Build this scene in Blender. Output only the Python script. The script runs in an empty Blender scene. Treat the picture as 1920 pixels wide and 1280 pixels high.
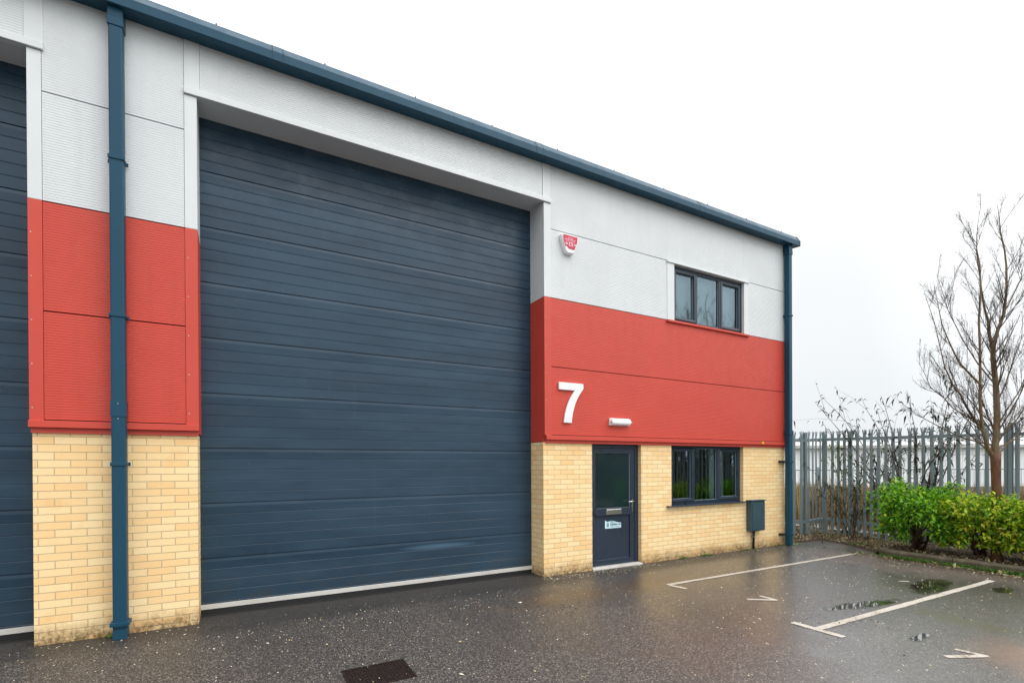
import bpy, math, random
from mathutils import Vector, Matrix, noise
R = math.radians
sc = bpy.context.scene
COL = sc.collection
random.seed(7)

# ------------------------------------------------------------------ camera
FPX, CYPX, YAW, PIT, ROL = 926.66, 873.94, 1.0648887, -0.0034859, -0.0050696
fw = Vector((math.cos(YAW)*math.cos(PIT), math.sin(YAW)*math.cos(PIT), math.sin(PIT)))
r0 = fw.cross(Vector((0, 0, 1))).normalized(); u0 = r0.cross(fw)
rr = r0*math.cos(ROL)+u0*math.sin(ROL); uu = -r0*math.sin(ROL)+u0*math.cos(ROL)
cd = bpy.data.cameras.new('camera'); cam = bpy.data.objects.new('camera', cd); COL.objects.link(cam)
cd.sensor_width = 36; cd.lens = FPX/1920*36; cd.shift_y = (CYPX-640)/1920
cd.clip_start = 0.05; cd.clip_end = 2000
m = Matrix((rr, uu, -fw)).transposed().to_4x4(); m.translation = Vector((0, -6.374, 1.73))
cam.matrix_world = m; sc.camera = cam

# ------------------------------------------------------------------ light
SUN_EL, SUN_AZ = 46, 140       # azimuth clockwise from +Y
w = bpy.data.worlds.new('World'); sc.world = w; w.use_nodes = True
nt = w.node_tree; nt.nodes.clear(); L = nt.links.new
def N(t, **k):
    n = nt.nodes.new(t)
    for a, b in k.items(): setattr(n, a, b)
    return n
out = N('ShaderNodeOutputWorld'); bg = N('ShaderNodeBackground'); bg.inputs[1].default_value = 0.1
sky = N('ShaderNodeTexSky', sky_type='NISHITA', sun_disc=False, sun_elevation=R(SUN_EL), sun_rotation=R(SUN_AZ), dust_density=4.0, air_density=1.0)
tc = N('ShaderNodeTexCoord'); sep = N('ShaderNodeSeparateXYZ'); L(tc.outputs['Generated'], sep.inputs[0])
ramp = N('ShaderNodeValToRGB'); L(sep.outputs['Z'], ramp.inputs[0])
cr = ramp.color_ramp; cr.elements[0].position = 0; cr.elements[0].color = (.285, .298, .309, 1)
cr.elements[1].position = 1; cr.elements[1].color = (.88, .88, .88, 1)
for p, c in ((.16, (.303, .314, .322)), (.34, (.330, .336, .340)), (.55, (.44, .44, .445)), (.8, (.74, .74, .74))):
    e = cr.elements.new(p); e.color = (*c, 1)
# the cloud is brighter on the side where the sun stands behind it
dot = N('ShaderNodeVectorMath', operation='DOT_PRODUCT'); L(tc.outputs['Generated'], dot.inputs[0])
dot.inputs[1].default_value = (math.sin(R(SUN_AZ)), math.cos(R(SUN_AZ)), 0.25)
mr = N('ShaderNodeMapRange'); L(dot.outputs['Value'], mr.inputs[0])
mr.inputs[1].default_value = 0.30; mr.inputs[2].default_value = 0.9; mr.inputs[3].default_value = 30; mr.inputs[4].default_value = 50
cn = N('ShaderNodeTexNoise'); cn.inputs['Scale'].default_value = 2.2; cn.inputs['Detail'].default_value = 3; L(tc.outputs['Generated'], cn.inputs['Vector'])
cm = N('ShaderNodeMapRange'); L(cn.outputs['Fac'], cm.inputs[0]); cm.inputs[1].default_value = .3; cm.inputs[2].default_value = .7; cm.inputs[3].default_value = .97; cm.inputs[4].default_value = 1.03
mm = N('ShaderNodeMath', operation='MULTIPLY'); L(mr.outputs[0], mm.inputs[0]); L(cm.outputs[0], mm.inputs[1])
vm = N('ShaderNodeVectorMath', operation='SCALE'); L(ramp.outputs[0], vm.inputs[0]); L(mm.outputs[0], vm.inputs['Scale'])
mix = N('ShaderNodeMixRGB'); mix.inputs[0].default_value = .985; L(sky.outputs[0], mix.inputs[1]); L(vm.outputs[0], mix.inputs[2])
L(mix.outputs[0], bg.inputs[0]); L(bg.outputs[0], out.inputs[0])
sl = bpy.data.lights.new('sun', 'SUN'); sl.energy = 0.7; sl.angle = R(35); sl.color = (1, .97, .93)
so = bpy.data.objects.new('sun', sl); COL.objects.link(so)
sd = Vector((math.sin(R(SUN_AZ))*math.cos(R(SUN_EL)), math.cos(R(SUN_AZ))*math.cos(R(SUN_EL)), math.sin(R(SUN_EL))))
so.rotation_euler = sd.to_track_quat('Z', 'Y').to_euler()
sc.view_settings.view_transform = 'Standard'; sc.view_settings.look = 'None'
sc.view_settings.exposure = 0.0; sc.view_settings.gamma = 1

# ------------------------------------------------------------------ node helper
class MT:
    def __init__(s, name, rough=.5, metal=0, base=(.5, .5, .5), spec=.5):
        s.m = bpy.data.materials.new(name); s.m.use_nodes = True; s.t = s.m.node_tree; s.n = s.t.nodes
        s.b = s.n['Principled BSDF']; s.out = s.n['Material Output']
        s.b.inputs['Roughness'].default_value = rough; s.b.inputs['Metallic'].default_value = metal
        s.b.inputs['Base Color'].default_value = (*base, 1); s.b.inputs['Specular IOR Level'].default_value = spec
        s.tc = s.n.new('ShaderNodeTexCoord')
    def l(s, a, b): s.t.links.new(a, b)
    def new(s, t, **k):
        n = s.n.new(t)
        for a, b in k.items(): setattr(n, a, b)
        return n
    def pos(s, scale=(1, 1, 1), rot=(0, 0, 0), loc=(0, 0, 0)):
        g = s.new('ShaderNodeNewGeometry'); mp = s.new('ShaderNodeMapping')
        mp.inputs['Scale'].default_value = scale; mp.inputs['Rotation'].default_value = rot; mp.inputs['Location'].default_value = loc
        s.l(g.outputs['Position'], mp.inputs['Vector']); return mp.outputs[0]
    def noise(s, scale, detail=3, rough=.5, vec=None, vs=(1, 1, 1)):
        n = s.new('ShaderNodeTexNoise'); n.inputs['Scale'].default_value = scale; n.inputs['Detail'].default_value = detail
        n.inputs['Roughness'].default_value = rough; s.l(vec if vec is not None else s.pos(vs), n.inputs['Vector']); return n.outputs['Fac']
    def vor(s, scale, vec=None, out='Distance', feature='F1'):
        n = s.new('ShaderNodeTexVoronoi', feature=feature); n.inputs['Scale'].default_value = scale
        s.l(vec if vec is not None else s.pos(), n.inputs['Vector']); return n.outputs[out]
    def ramp(s, f, pts):
        n = s.new('ShaderNodeValToRGB'); s.l(f, n.inputs[0]); e = n.color_ramp.elements
        def c4(c): return (c, c, c, 1) if isinstance(c, (int, float)) else (*c, 1)
        e[0].position, e[0].color = pts[0][0], c4(pts[0][1]); e[1].position, e[1].color = pts[-1][0], c4(pts[-1][1])
        for p, c in pts[1:-1]:
            q = e.new(p); q.color = c4(c)
        return n.outputs[0]
    def mr(s, f, a, b, c=0., d=1.):
        n = s.new('ShaderNodeMapRange'); s.l(f, n.inputs[0])
        for i, v in enumerate((a, b, c, d)): n.inputs[i+1].default_value = v
        return n.outputs[0]
    def _in(s, sock, v):
        if isinstance(v, (int, float)): sock.default_value = v
        elif isinstance(v, tuple): sock.default_value = (*v, 1) if len(sock.default_value) == 4 else v
        else: s.l(v, sock)
    def mix(s, f, a, b, mode='MIX'):
        n = s.new('ShaderNodeMixRGB', blend_type=mode); s._in(n.inputs[0], f); s._in(n.inputs[1], a); s._in(n.inputs[2], b); return n.outputs[0]
    def math(s, op, a, b=0., c=0., clamp=False):
        n = s.new('ShaderNodeMath', operation=op, use_clamp=clamp); s._in(n.inputs[0], a); s._in(n.inputs[1], b); s._in(n.inputs[2], c); return n.outputs[0]
    def xyz(s):
        g = s.new('ShaderNodeNewGeometry'); q = s.new('ShaderNodeSeparateXYZ'); s.l(g.outputs['Position'], q.inputs[0]); return q.outputs
    def col(s, v): s._in(s.b.inputs['Base Color'], v)
    def rough(s, v): s._in(s.b.inputs['Roughness'], v)
    def bump(s, h, strength=.3, dist=.01, prev=None):
        n = s.new('ShaderNodeBump'); n.inputs['Strength'].default_value = strength; n.inputs['Distance'].default_value = dist
        s.l(h, n.inputs['Height'])
        if prev is not None: s.l(prev, n.inputs['Normal'])
        s.l(n.outputs[0], s.b.inputs['Normal']); return n.outputs[0]
    def island(s):
        return s.new('ShaderNodeNewGeometry').outputs['Random Per Island']

def painted(name, c, rough=.42, dirt=.12, dirtc=(.25, .24, .2), streak=True, spec=.5):
    k = MT(name, rough, spec=spec)
    n1 = k.noise(1.0, 5, .6, vs=(9, 9, .7) if streak else (2, 2, 2)); n2 = k.noise(1.3, 4, .6)
    f = k.math('MULTIPLY', k.mr(n1, .5, .8), k.mr(n2, .35, .7, .2, 1))
    f = k.math('MULTIPLY', f, dirt*2)
    base = k.mix(k.mr(n2, .3, .7), tuple(x*.95 for x in c), tuple(min(1, x*1.04) for x in c))
    run = k.math('MULTIPLY', k.mr(k.noise(1.0, 5, .7, vs=(16, 16, .35)), .60, .78), k.mr(k.noise(2.1, 3), .45, .65)); f = k.math('MAXIMUM', f, k.math('MULTIPLY', run, dirt*2.2)); k.col(k.mix(f, base, dirtc)); k.rough(k.mr(k.noise(6, 4), .3, .7, rough-.06, rough+.1))
    return k
M = {}
M['white'] = painted('white_coated_steel', (.675, .705, .715), .4, .10, (.38, .39, .36)).m
M['red'] = painted('red_coated_steel', (.585, .060, .036), .5, .10, (.16, .03, .03)).m
M['slate'] = painted('slate_blue_coated_steel', (.011, .062, .106), .42, .1, (.02, .04, .05), True, .22).m
M['anthracite'] = painted('anthracite_frame', (.018, .032, .054), .32, .1, (.06, .06, .06)).m
M['dark'] = MT('dark_rubber', .7, base=(.012, .012, .012)).m
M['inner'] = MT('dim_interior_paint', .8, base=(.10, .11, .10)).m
M['pale_inner'] = MT('pale_interior_paint', .8, base=(.60, .68, .72)).m
M['alu'] = painted('aluminium', (.60, .58, .54), .42, .3, (.12, .10, .08), False).m
M['chrome'] = MT('polished_steel', .18, 1.0, (.75, .76, .78)).m
M['plastic'] = painted('white_plastic', (.84, .86, .86), .3, .06, (.4, .4, .36)).m
M['galv'] = painted('galvanised_steel', (.20, .265, .29), .5, .25, (.10, .12, .12)).m
M['meter'] = painted('meter_box_paint', (.035, .075, .10), .4, .5, (.10, .12, .12), False).m
M['warehouse'] = painted('warehouse_sheet', (.86, .90, .91), .6, .08, (.40, .40, .36)).m

# sectional door skin
k = MT('door_steel', .38, spec=.4)
sx = k.xyz()
n1 = k.noise(1.0, 5, .6, vs=(.5, 1, 2.2)); n2 = k.noise(1.0, 6, .7, vs=(22, 22, 60))
c = k.mix(k.mr(n1, .36, .66), (.012, .036, .064), (.021, .056, .094))
st = k.mr(k.noise(1.0, 4, .65, vs=(12, 12, 1.2)), .62, .8, 0, .3)
c = k.mix(st, c, (.06, .095, .12))
# pale scuff low on the door and pale dust near the head
ex = k.math('DIVIDE', k.math('SUBTRACT', sx[0], 2.55), .62); ez = k.math('DIVIDE', k.math('SUBTRACT', sx[2], .56), .045)
sm = k.math('ADD', k.math('MULTIPLY', ex, ex), k.math('MULTIPLY', ez, ez))
c = k.mix(k.mr(sm, 1, 0, 0, .55), c, (.10, .19, .28))
du = k.math('MULTIPLY', k.mr(sx[2], 4.6, 5.3, 0, 1), k.mr(k.noise(3.2, 8, .75), .5, .72, 0, .35))
c = k.mix(du, c, (.11, .16, .20))
gr = k.math('MULTIPLY', k.mr(sx[2], .55, .10, 0, .6), k.mr(k.noise(1.0, 6, .75, vs=(3, 3, 9)), .42, .65)); c = k.mix(gr, c, (.045, .050, .048))
sp_ = k.math('MULTIPLY', k.mr(k.vor(5.5), .035, .02), .7); c = k.mix(sp_, c, (.13, .17, .20))
k.col(c); k.rough(k.mr(k.noise(1.0, 5, .65, vs=(2.5, 1, 7)), .3, .7, .28, .50))
b1 = k.bump(k.noise(1.0, 2, .5, vs=(1.1, 1, 3.0)), .4, .03)
k.bump(n2, .25, .002, b1); M['door'] = k.m

# buff brick
def brickmat():
    k = MT('buff_brick', .85, spec=.3)
    g = k.xyz(); u = k.math('ADD', g[0], g[1]); cb = k.new('ShaderNodeCombineXYZ')
    k.l(k.math('ADD', u, .19), cb.inputs[0]); k.l(k.math('ADD', g[2], .03), cb.inputs[1])
    wob = k.noise(9, 2); 
    def br(m, c1, c2, cm, bias=0., ms=.0045, sm=.4):
        n = k.new('ShaderNodeTexBrick'); n.offset = .5; n.inputs['Scale'].default_value = 1
        n.inputs['Mortar Size'].default_value = ms; n.inputs['Mortar Smooth'].default_value = sm; n.inputs['Bias'].default_value = bias
        n.inputs['Brick Width'].default_value = .245; n.inputs['Row Height'].default_value = .0762
        n.inputs['Color1'].default_value = (*c1, 1); n.inputs['Color2'].default_value = (*c2, 1); n.inputs['Mortar'].default_value = (*cm, 1)
        k.l(cb.outputs[0], n.inputs['Vector']); return n
    a = br(0, (.96, .745, .41), (.93, .66, .31), (.55, .43, .26), -.30)
    b = br(1, (1, 1, 1), (.98, .89, .84), (1, 1, 1), .0)
    b.offset_frequency = 2; b.squash_frequency = 2
    c = k.mix(1., a.outputs[0], b.outputs[0], 'MULTIPLY')
    big = k.noise(.9, 4, .6); c = k.mix(k.mr(big, .45, .75, 0, .35), c, (.87, .62, .31))
    crease = k.noise(1., 5, .7, vs=(38, 38, 95)); c = k.mix(k.mr(crease, .55, .8, 0, .35), c, (.50, .29, .10))
    or_ = k.noise(2.3, 3, .6); c = k.mix(k.mr(or_, .62, .78, 0, .45), c, (.72, .38, .11))
    # splash-stained bottom courses, ragged upper edge
    zz = k.math('ADD', g[2], k.math('MULTIPLY', k.noise(7, 5, .65), -.30))
    st = k.mr(zz, -.13, .06, .95, 0)
    sp = k.math('MULTIPLY', st, k.mr(k.noise(30, 5, .75), .33, .6, .25, 1))
    c = k.mix(sp, c, (.20, .105, .035))
    mo = k.math('MULTIPLY', k.mr(zz, -.16, -.06, 1, 0), k.mr(k.noise(13, 4, .7), .5, .62)); c = k.mix(k.math('MULTIPLY', mo, .8), c, (.045, .055, .018))
    k.col(c); k.rough(.85)
    h = k.math('SUBTRACT', k.math('MULTIPLY', crease, .35), k.math('MULTIPLY', a.outputs['Fac'], 1.0))
    k.bump(h, .8, .004); return k.m
M['brick'] = brickmat()

# wet asphalt
def asphalt():
    k = MT('wet_asphalt', .4, spec=.5)
    g = k.xyz(); x, y = g[0], g[1]
    stone = k.vor(110, out='Color'); s2 = k.new('ShaderNodeSeparateColor'); k.l(stone, s2.inputs[0])
    sd_ = k.vor(110); big = k.noise(.55, 5, .6); mid = k.noise(2.2, 5, .65); fine = k.noise(140, 2, .6)
    c = k.mix(k.mr(big, .35, .65), (.037, .034, .033), (.058, .051, .047))
    c = k.mix(k.mr(mid, .5, .75, 0, .3), c, (.075, .055, .042))
    c = k.mix(k.mr(s2.outputs[0], .55, .95, 0, .9), c, (.21, .185, .165))
    c = k.mix(k.mr(s2.outputs[1], .74, .85, 0, .8), c, (.018, .016, .016))
    c = k.mix(k.mr(s2.outputs[2], .975, .99, 0, .9), c, (.36, .33, .28))
    # rusty silt by the kerb side and an olive algae trail
    def blob(cx, cy, rx, ry, a, ns=.5, sc_=2.5):
        ca, sa = math.cos(a), math.sin(a); dx = k.math('SUBTRACT', x, cx); dy = k.math('SUBTRACT', y, cy)
        p = k.math('ADD', k.math('MULTIPLY', dx, ca/rx), k.math('MULTIPLY', dy, sa/rx)); q = k.math('ADD', k.math('MULTIPLY', dx, -sa/ry), k.math('MULTIPLY', dy, ca/ry))
        d = k.math('ADD', k.math('MULTIPLY', p, p), k.math('MULTIPLY', q, q)); d = k.math('SQRT', d)
        return k.math('ADD', d, k.math('MULTIPLY', k.math('SUBTRACT', k.noise(sc_, 4, .6), .5), ns*4))
    al = k.mr(blob(6.9, -4.0, .20, .55, -.1, .35, 3.5), 1.15, .6, 0, .7); al2 = k.mr(blob(8.5, -3.05, .75, .40, 0, .45), 1.15, .6, 0, .6)
    c = k.mix(al, c, (.060, .052, .014)); c = k.mix(al2, c, (.040, .034, .020))
    ru = k.mr(blob(6.1, -4.68, .55, .32, .2, .4), 1.2, .3, 0, .7); c = k.mix(ru, c, (.22, .11, .06))
    brick_refl = k.mr(blob(4.6, -1.1, 2.0, .40, 0, .4), 1.2, .3, 0, .55); c = k.mix(brick_refl, c, (.11, .062, .025))  # brown of the brick's wet reflection painted into the asphalt colour
    silm = k.mr(blob(9.9, -2.3, .75, 1.5, 0, .45), 1.25, .6); sil = k.math('MULTIPLY', silm, k.mr(k.noise(16, 5, .7), .40, .6, .3, .9)); c = k.mix(sil, c, (.15, .105, .082))
    pt = k.vor(.42, out='Color', vec=k.pos(loc=(3.1, 1.7, 0))); p3 = k.new('ShaderNodeSeparateColor'); k.l(pt, p3.inputs[0]); c = k.mix(k.mr(big, .50, .62, 0, .35), c, (.026, .024, .023)); c = k.mix(k.mr(p3.outputs[0], .3, .9, 0, .28), c, (.028, .027, .027))
    # smooth dark apron in front of the wall, deepened with painted contact shade
    ap_shade = k.mr(k.math('ADD', y, k.math('MULTIPLY', k.noise(3, 3), .12)), -.50, -.22, 0, .55); c = k.mix(k.math('MULTIPLY', ap_shade, 1.1), c, (.022, .021, .020))
    pud = k.mr(blob(6.62, -3.16, .60, .11, -.19, .30, 6), 1.18, .80)
    pud2 = k.mr(blob(8.5, -3.15, .55, .18, .1, .45, 5), 1.2, .75); pud3 = k.mr(blob(9.05, -3.74, .22, .10, .1, .3, 6), 1.15, .7)
    pud4 = k.mr(blob(5.9, -4.05, .22, .07, .1, .35, 7), 1.15, .7)
    pu = k.math('MAXIMUM', k.math('MAXIMUM', pud, pud2), k.math('MAXIMUM', pud3, pud4))
    c = k.mix(k.math('MULTIPLY', pu, .6), c, (.03, .027, .02))
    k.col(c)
    wet = k.mr(k.math('ADD', k.math('MULTIPLY', x, .11), k.math('MULTIPLY', big, .5)), .52, .80)       # wetter towards the bays
    wet = k.math('MAXIMUM', wet, k.mr(blob(4.9, -.95, 3.2, .45, 0, .25, 1.5), 1.2, .5, 0, .62))
    wet = k.math('MULTIPLY', wet, k.mr(silm, 0, 1, 1, .35)); wet = k.math('MULTIPLY', wet, k.mr(mid, .3, .65, .75, 1))
    wet = k.math('MULTIPLY', wet, k.mr(ap_shade, 0, .55, 1, .12))
    rg = k.mr(wet, 0, 1, .50, .34); rg = k.mix(pu, rg, (.05, .05, .05)); k.rough(rg)
    cw = k.mr(k.math('SUBTRACT', k.math('MULTIPLY', x, .5), y), 3.9, 6.1, .38, 1.)
    k.l(k.math('MAXIMUM', k.math('MULTIPLY', k.mr(wet, 0, 1, .0, 1.), cw), pu), k.b.inputs['Coat Weight']); k.b.inputs['Coat IOR'].default_value = 2.0
    k._in(k.b.inputs['Coat Roughness'], k.mix(pu, k.mr(mid, .3, .7, .15, .25), (.02, .02, .02)))
    hh = k.math('ADD', k.math('MULTIPLY', k.mr(sd_, 0, .6), .8), k.math('MULTIPLY', fine, .5))
    amp = k.math('MULTIPLY', k.math('SUBTRACT', 1., pu), k.mr(wet, 0, 1, 1., .20))
    bn = k.bump(k.math('MULTIPLY', hh, amp), .55, .006); k.l(bn, k.b.inputs['Coat Normal'])
    return k.m
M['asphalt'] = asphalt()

def simple(name, cols, scale, rough=.9, bump=.5, dist=.02, detail=6, spec=.3):
    k = MT(name, rough, spec=spec); n = k.noise(scale, detail, .7)
    k.col(k.ramp(n, [(p, c) for p, c in cols])); k.bump(n, bump, dist); return k.m
M['soil'] = simple('wet_soil', [(.3, (.018, .012, .008)), (.5, (.05, .033, .02)), (.68, (.10, .07, .045)), (.75, (.16, .13, .08))], 28)
M['field'] = simple('rough_ground', [(.3, (.05, .045, .025)), (.6, (.10, .08, .045)), (.75, (.14, .10, .06))], 4)
M['concrete'] = simple('pale_concrete', [(.3, (.38, .38, .37)), (.7, (.60, .60, .59))], 5, .8, .2)
k = MT('kerb_concrete', .7); n = k.noise(8, 6, .7)
c = k.ramp(n, [(.3, (.05, .042, .024)), (.5, (.095, .082, .052)), (.7, (.16, .14, .095))]); c = k.mix(k.mr(k.noise(3, 4, .6), .5, .7, 0, .7), c, (.055, .06, .022))
k.col(c); k.bump(n, .4, .01); M['kerb'] = k.m
# worn road paint
k = MT('road_paint', .45); n = k.noise(26, 6, .75); n2 = k.noise(2.4, 4, .6)
c = k.mix(k.mr(n, .35, .7), (.42, .38, .32), (.62, .59, .53)); c = k.mix(k.mr(n2, .55, .72, 0, .6), c, (.42, .33, .20))
k.col(k.mix(k.mr(k.math('ADD', n, k.math('MULTIPLY', n2, .5)),   .80, .94), c, (.06, .05, .045))); k.bump(n, .3, .003); M['paint'] = k.m
k = MT('rusty_iron', .55, .3); n = k.noise(34, 6, .75)
k.col(k.ramp(n, [(.3, (.008, .006, .006)), (.52, (.020, .012, .010)), (.68, (.07, .028, .016)), (.8, (.20, .12, .08))])); k.bump(n, .6, .006); M['iron'] = k.m

def leafmat(name, cols, trans=.35, rough=.45):
    k = MT(name, rough); c = k.ramp(k.island(), cols)
    k.col(c); tr = k.new('ShaderNodeBsdfTranslucent'); k.l(k.mix(1., c, (1.3, 1.3, .7), 'MULTIPLY'), tr.inputs[0])
    ms = k.new('ShaderNodeMixShader'); ms.inputs[0].default_value = trans
    k.l(k.b.outputs[0], ms.inputs[1]); k.l(tr.outputs[0], ms.inputs[2]); k.l(ms.outputs[0], k.out.inputs[0]); return k.m
M['leaf'] = leafmat('hedge_leaf', [(0, (.015, .06, .006)), (.35, (.09, .30, .012)), (.7, (.19, .48, .016)), (.9, (.36, .62, .025)), (1, (.50, .60, .05))])
M['leaf2'] = leafmat('yellow_hedge_leaf', [(0, (.02, .07, .006)), (.3, (.15, .33, .010)), (.6, (.33, .52, .015)), (.85, (.55, .65, .025)), (1, (.50, .36, .06))])
M['darkleaf'] = leafmat('dark_narrow_leaf', [(0, (.010, .016, .012)), (.5, (.02, .035, .02)), (.85, (.03, .06, .025)), (1, (.05, .03, .02))], .15)
M['climber'] = leafmat('climber_leaf', [(0, (.03, .07, .015)), (.6, (.08, .16, .03)), (1, (.18, .26, .06))], .3)
M['weed'] = leafmat('weed_leaf', [(0, (.02, .07, .008)), (.5, (.06, .18, .015)), (1, (.16, .30, .04))], .2)
M['straw'] = leafmat('dry_stalks', [(0, (.10, .055, .03)), (.25, (.22, .13, .06)), (.5, (.30, .22, .10)), (.75, (.38, .30, .14)), (.9, (.16, .06, .04)), (1, (.12, .16, .05))], .2, .8)
M['bramble'] = leafmat('bramble', [(0, (.02, .03, .012)), (.4, (.06, .07, .025)), (.7, (.14, .09, .045)), (1, (.16, .18, .06))], .2, .8)
M['far'] = leafmat('hazed_far_twigs', [(0, (.20, .20, .19)), (1, (.36, .35, .33))], .1, .9)  # twigs greyed: distance haze put into their colour
M['litter'] = leafmat('fallen_bits', [(0, (.30, .22, .12)), (.4, (.55, .48, .34)), (.75, (.75, .72, .62)), (.9, (.70, .52, .20)), (1, (.8, .8, .76))], .1, .7)
M['deadleaf'] = leafmat('dead_leaves', [(0, (.03, .02, .015)), (.3, (.10, .06, .03)), (.6, (.24, .17, .08)), (.85, (.42, .36, .20)), (1, (.16, .18, .05))], .1, .8)
M['darkbits'] = MT('dark_debris', .7, base=(.012, .010, .009)).m
def bark(name, c1, c2, c3):
    k = MT(name, .6); n = k.noise(1.0, 5, .7, vs=(30, 30, 9)); c = k.mix(k.mr(n, .3, .7), c1, c2)
    c = k.mix(k.mr(k.noise(6, 4, .6), .52, .68, 0, .7), c, c3); k.col(c); k.bump(n, .6, .01); return k.m
M['trunk'] = bark('wet_bark', (.055, .022, .009), (.19, .075, .028), (.10, .075, .03))
M['branch'] = bark('branch_bark', (.07, .045, .022), (.21, .14, .065), (.15, .14, .07))
M['twig'] = bark('twig_bark', (.025, .016, .014), (.075, .05, .038), (.06, .05, .03))
M['stem'] = bark('shrub_stem', (.03, .012, .008), (.10, .045, .025), (.06, .05, .03))

# ------------------------------------------------------------------ glass: see-through pane with its own reflection
k = MT('window_glass'); k.n.remove(k.b)
gl = k.new('ShaderNodeBsdfGlossy'); gl.inputs['Roughness'].default_value = .015; gl.inputs[0].default_value = (.66, .87, 1, 1)
tp = k.new('ShaderNodeBsdfTransparent'); tp.inputs[0].default_value = (.62, .70, .68, 1)
fr = k.new('ShaderNodeFresnel'); fr.inputs[0].default_value = 1.62
f2 = k.math('MULTIPLY', fr.outputs[0], 2.35, clamp=True); ms = k.new('ShaderNodeMixShader')
bp = k.new('ShaderNodeBump'); bp.inputs['Strength'].default_value = .02; bp.inputs['Distance'].default_value = .02; k.l(k.noise(1.6, 1), bp.inputs['Height']); k.l(bp.outputs[0], gl.inputs['Normal'])
k.l(f2, ms.inputs[0]); k.l(tp.outputs[0], ms.inputs[1]); k.l(gl.outputs[0], ms.inputs[2]); k.l(ms.outputs[0], k.out.inputs[0]); M['glass'] = k.m
k = MT('obscured_glass', .08, base=(.010, .026, .028), spec=.8); M['glass_dark'] = k.m

# ------------------------------------------------------------------ mesh builder
class MB:
    def __init__(s): s.v = []; s.f = []; s.mi = []; s.sm = []
    def add(s, vs, fs, mi=0, sm=False):
        o = len(s.v); s.v += [tuple(p) for p in vs]; s.f += [tuple(i+o for i in f) for f in fs]; s.mi += [mi]*len(fs); s.sm += [sm]*len(fs)
    def box(s, x0, x1, y0, y1, z0, z1, mi=0):
        s.add([(x0, y0, z0), (x1, y0, z0), (x1, y1, z0), (x0, y1, z0), (x0, y0, z1), (x1, y0, z1), (x1, y1, z1), (x0, y1, z1)],
              [(0, 3, 2, 1), (4, 5, 6, 7), (0, 1, 5, 4), (1, 2, 6, 5), (2, 3, 7, 6), (3, 0, 4, 7)], mi)
    def prism_xz(s, pts, y0, y1, mi=0):      # outline in x,z (counter-clockwise seen from -y), extruded in y
        n = len(pts); vs = [(x, y0, z) for x, z in pts]+[(x, y1, z) for x, z in pts]
        s.add(vs, [tuple(range(n)), tuple(range(2*n-1, n-1, -1))]+[(i, i+n, (i+1) % n+n, (i+1) % n) for i in range(n)], mi)
    def prism_yz(s, pts, x0, x1, mi=0):
        n = len(pts); vs = [(x0, y, z) for y, z in pts]+[(x1, y, z) for y, z in pts]
        s.add(vs, [tuple(range(n)), tuple(range(2*n-1, n-1, -1))]+[(i, i+n, (i+1) % n+n, (i+1) % n) for i in range(n)], mi)
    def prism_xy(s, pts, z0, z1, mi=0):
        n = len(pts); vs = [(x, y, z0) for x, y in pts]+[(x, y, z1) for x, y in pts]
        s.add(vs, [tuple(range(n-1, -1, -1)), tuple(range(n, 2*n))]+[(i, (i+1) % n, (i+1) % n+n, i+n) for i in range(n)], mi)
    def tube(s, path, rad, n=6, mi=0, cap=True):
        path = [Vector(p) for p in path]; o = len(s.v); K = len(path); side = None
        for i, p in enumerate(path):
            d = (path[min(i+1, K-1)]-path[max(i-1, 0)])
            if d.length < 1e-9: d = Vector((0, 0, 1))
            d.normalize()
            if side is None: side = d.orthogonal().normalized()
            side = (side-d*side.dot(d)); side = side.normalized() if side.length > 1e-6 else d.orthogonal().normalized()
            b = d.cross(side); r = rad[i] if isinstance(rad, (list, tuple)) else rad
            for j in range(n):
                a = 2*math.pi*j/n; s.v.append(tuple(p+(side*math.cos(a)+b*math.sin(a))*r))
        for i in range(K-1):
            for j in range(n):
                s.f.append((o+i*n+j, o+i*n+(j+1) % n, o+(i+1)*n+(j+1) % n, o+(i+1)*n+j)); s.mi.append(mi); s.sm.append(True)
        if cap:
            s.f.append(tuple(o+j for j in range(n-1, -1, -1))); s.mi.append(mi); s.sm.append(False)
            s.f.append(tuple(o+(K-1)*n+j for j in range(n))); s.mi.append(mi); s.sm.append(False)
    def cyl(s, c, axis, r, h, n=20, mi=0):
        c = Vector(c); a = Vector(axis).normalized(); s.tube([c, c+a*h], r, n, mi)
    def leaf(s, p, d, nrm, ln, wd, droop=.0, mi=0):   # pointed folded leaf, one island
        d = d.normalized(); sd = d.cross(nrm)
        sd = sd.normalized() if sd.length > 1e-5 else d.orthogonal().normalized(); up = sd.cross(d)
        a = p; mid = p+d*ln*.5-up*ln*.06; t = p+d*ln-Vector((0, 0, 1))*ln*droop
        l_ = p+d*ln*.45+sd*wd*.5+up*ln*.07; r_ = p+d*ln*.45-sd*wd*.5+up*ln*.07
        s.add([a, l_, t, r_, mid], [(0, 1, 4), (1, 2, 4), (0, 4, 3), (4, 2, 3)], mi)
    def build(s, name, mats, parent=None, loc=None, bevel=0, kind=None, rel=None):
        me = bpy.data.meshes.new(name)
        vs = s.v
        if rel is not None: vs = [(a-rel[0], b-rel[1], c-rel[2]) for a, b, c in vs]
        me.from_pydata(vs, [], s.f); me.update()
        mats = mats if isinstance(mats, (list, tuple)) else [mats]
        for q in mats: me.materials.append(M[q])
        me.polygons.foreach_set('material_index', s.mi); me.polygons.foreach_set('use_smooth', s.sm)
        ob = bpy.data.objects.new(name, me); COL.objects.link(ob)
        if parent: ob.parent = parent
        if loc is not None: ob.location = loc
        if bevel:
            b = ob.modifiers.new('bevel', 'BEVEL'); b.width = bevel; b.segments = 2; b.limit_method = 'ANGLE'
        if kind: ob['kind'] = kind
        return ob
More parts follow.
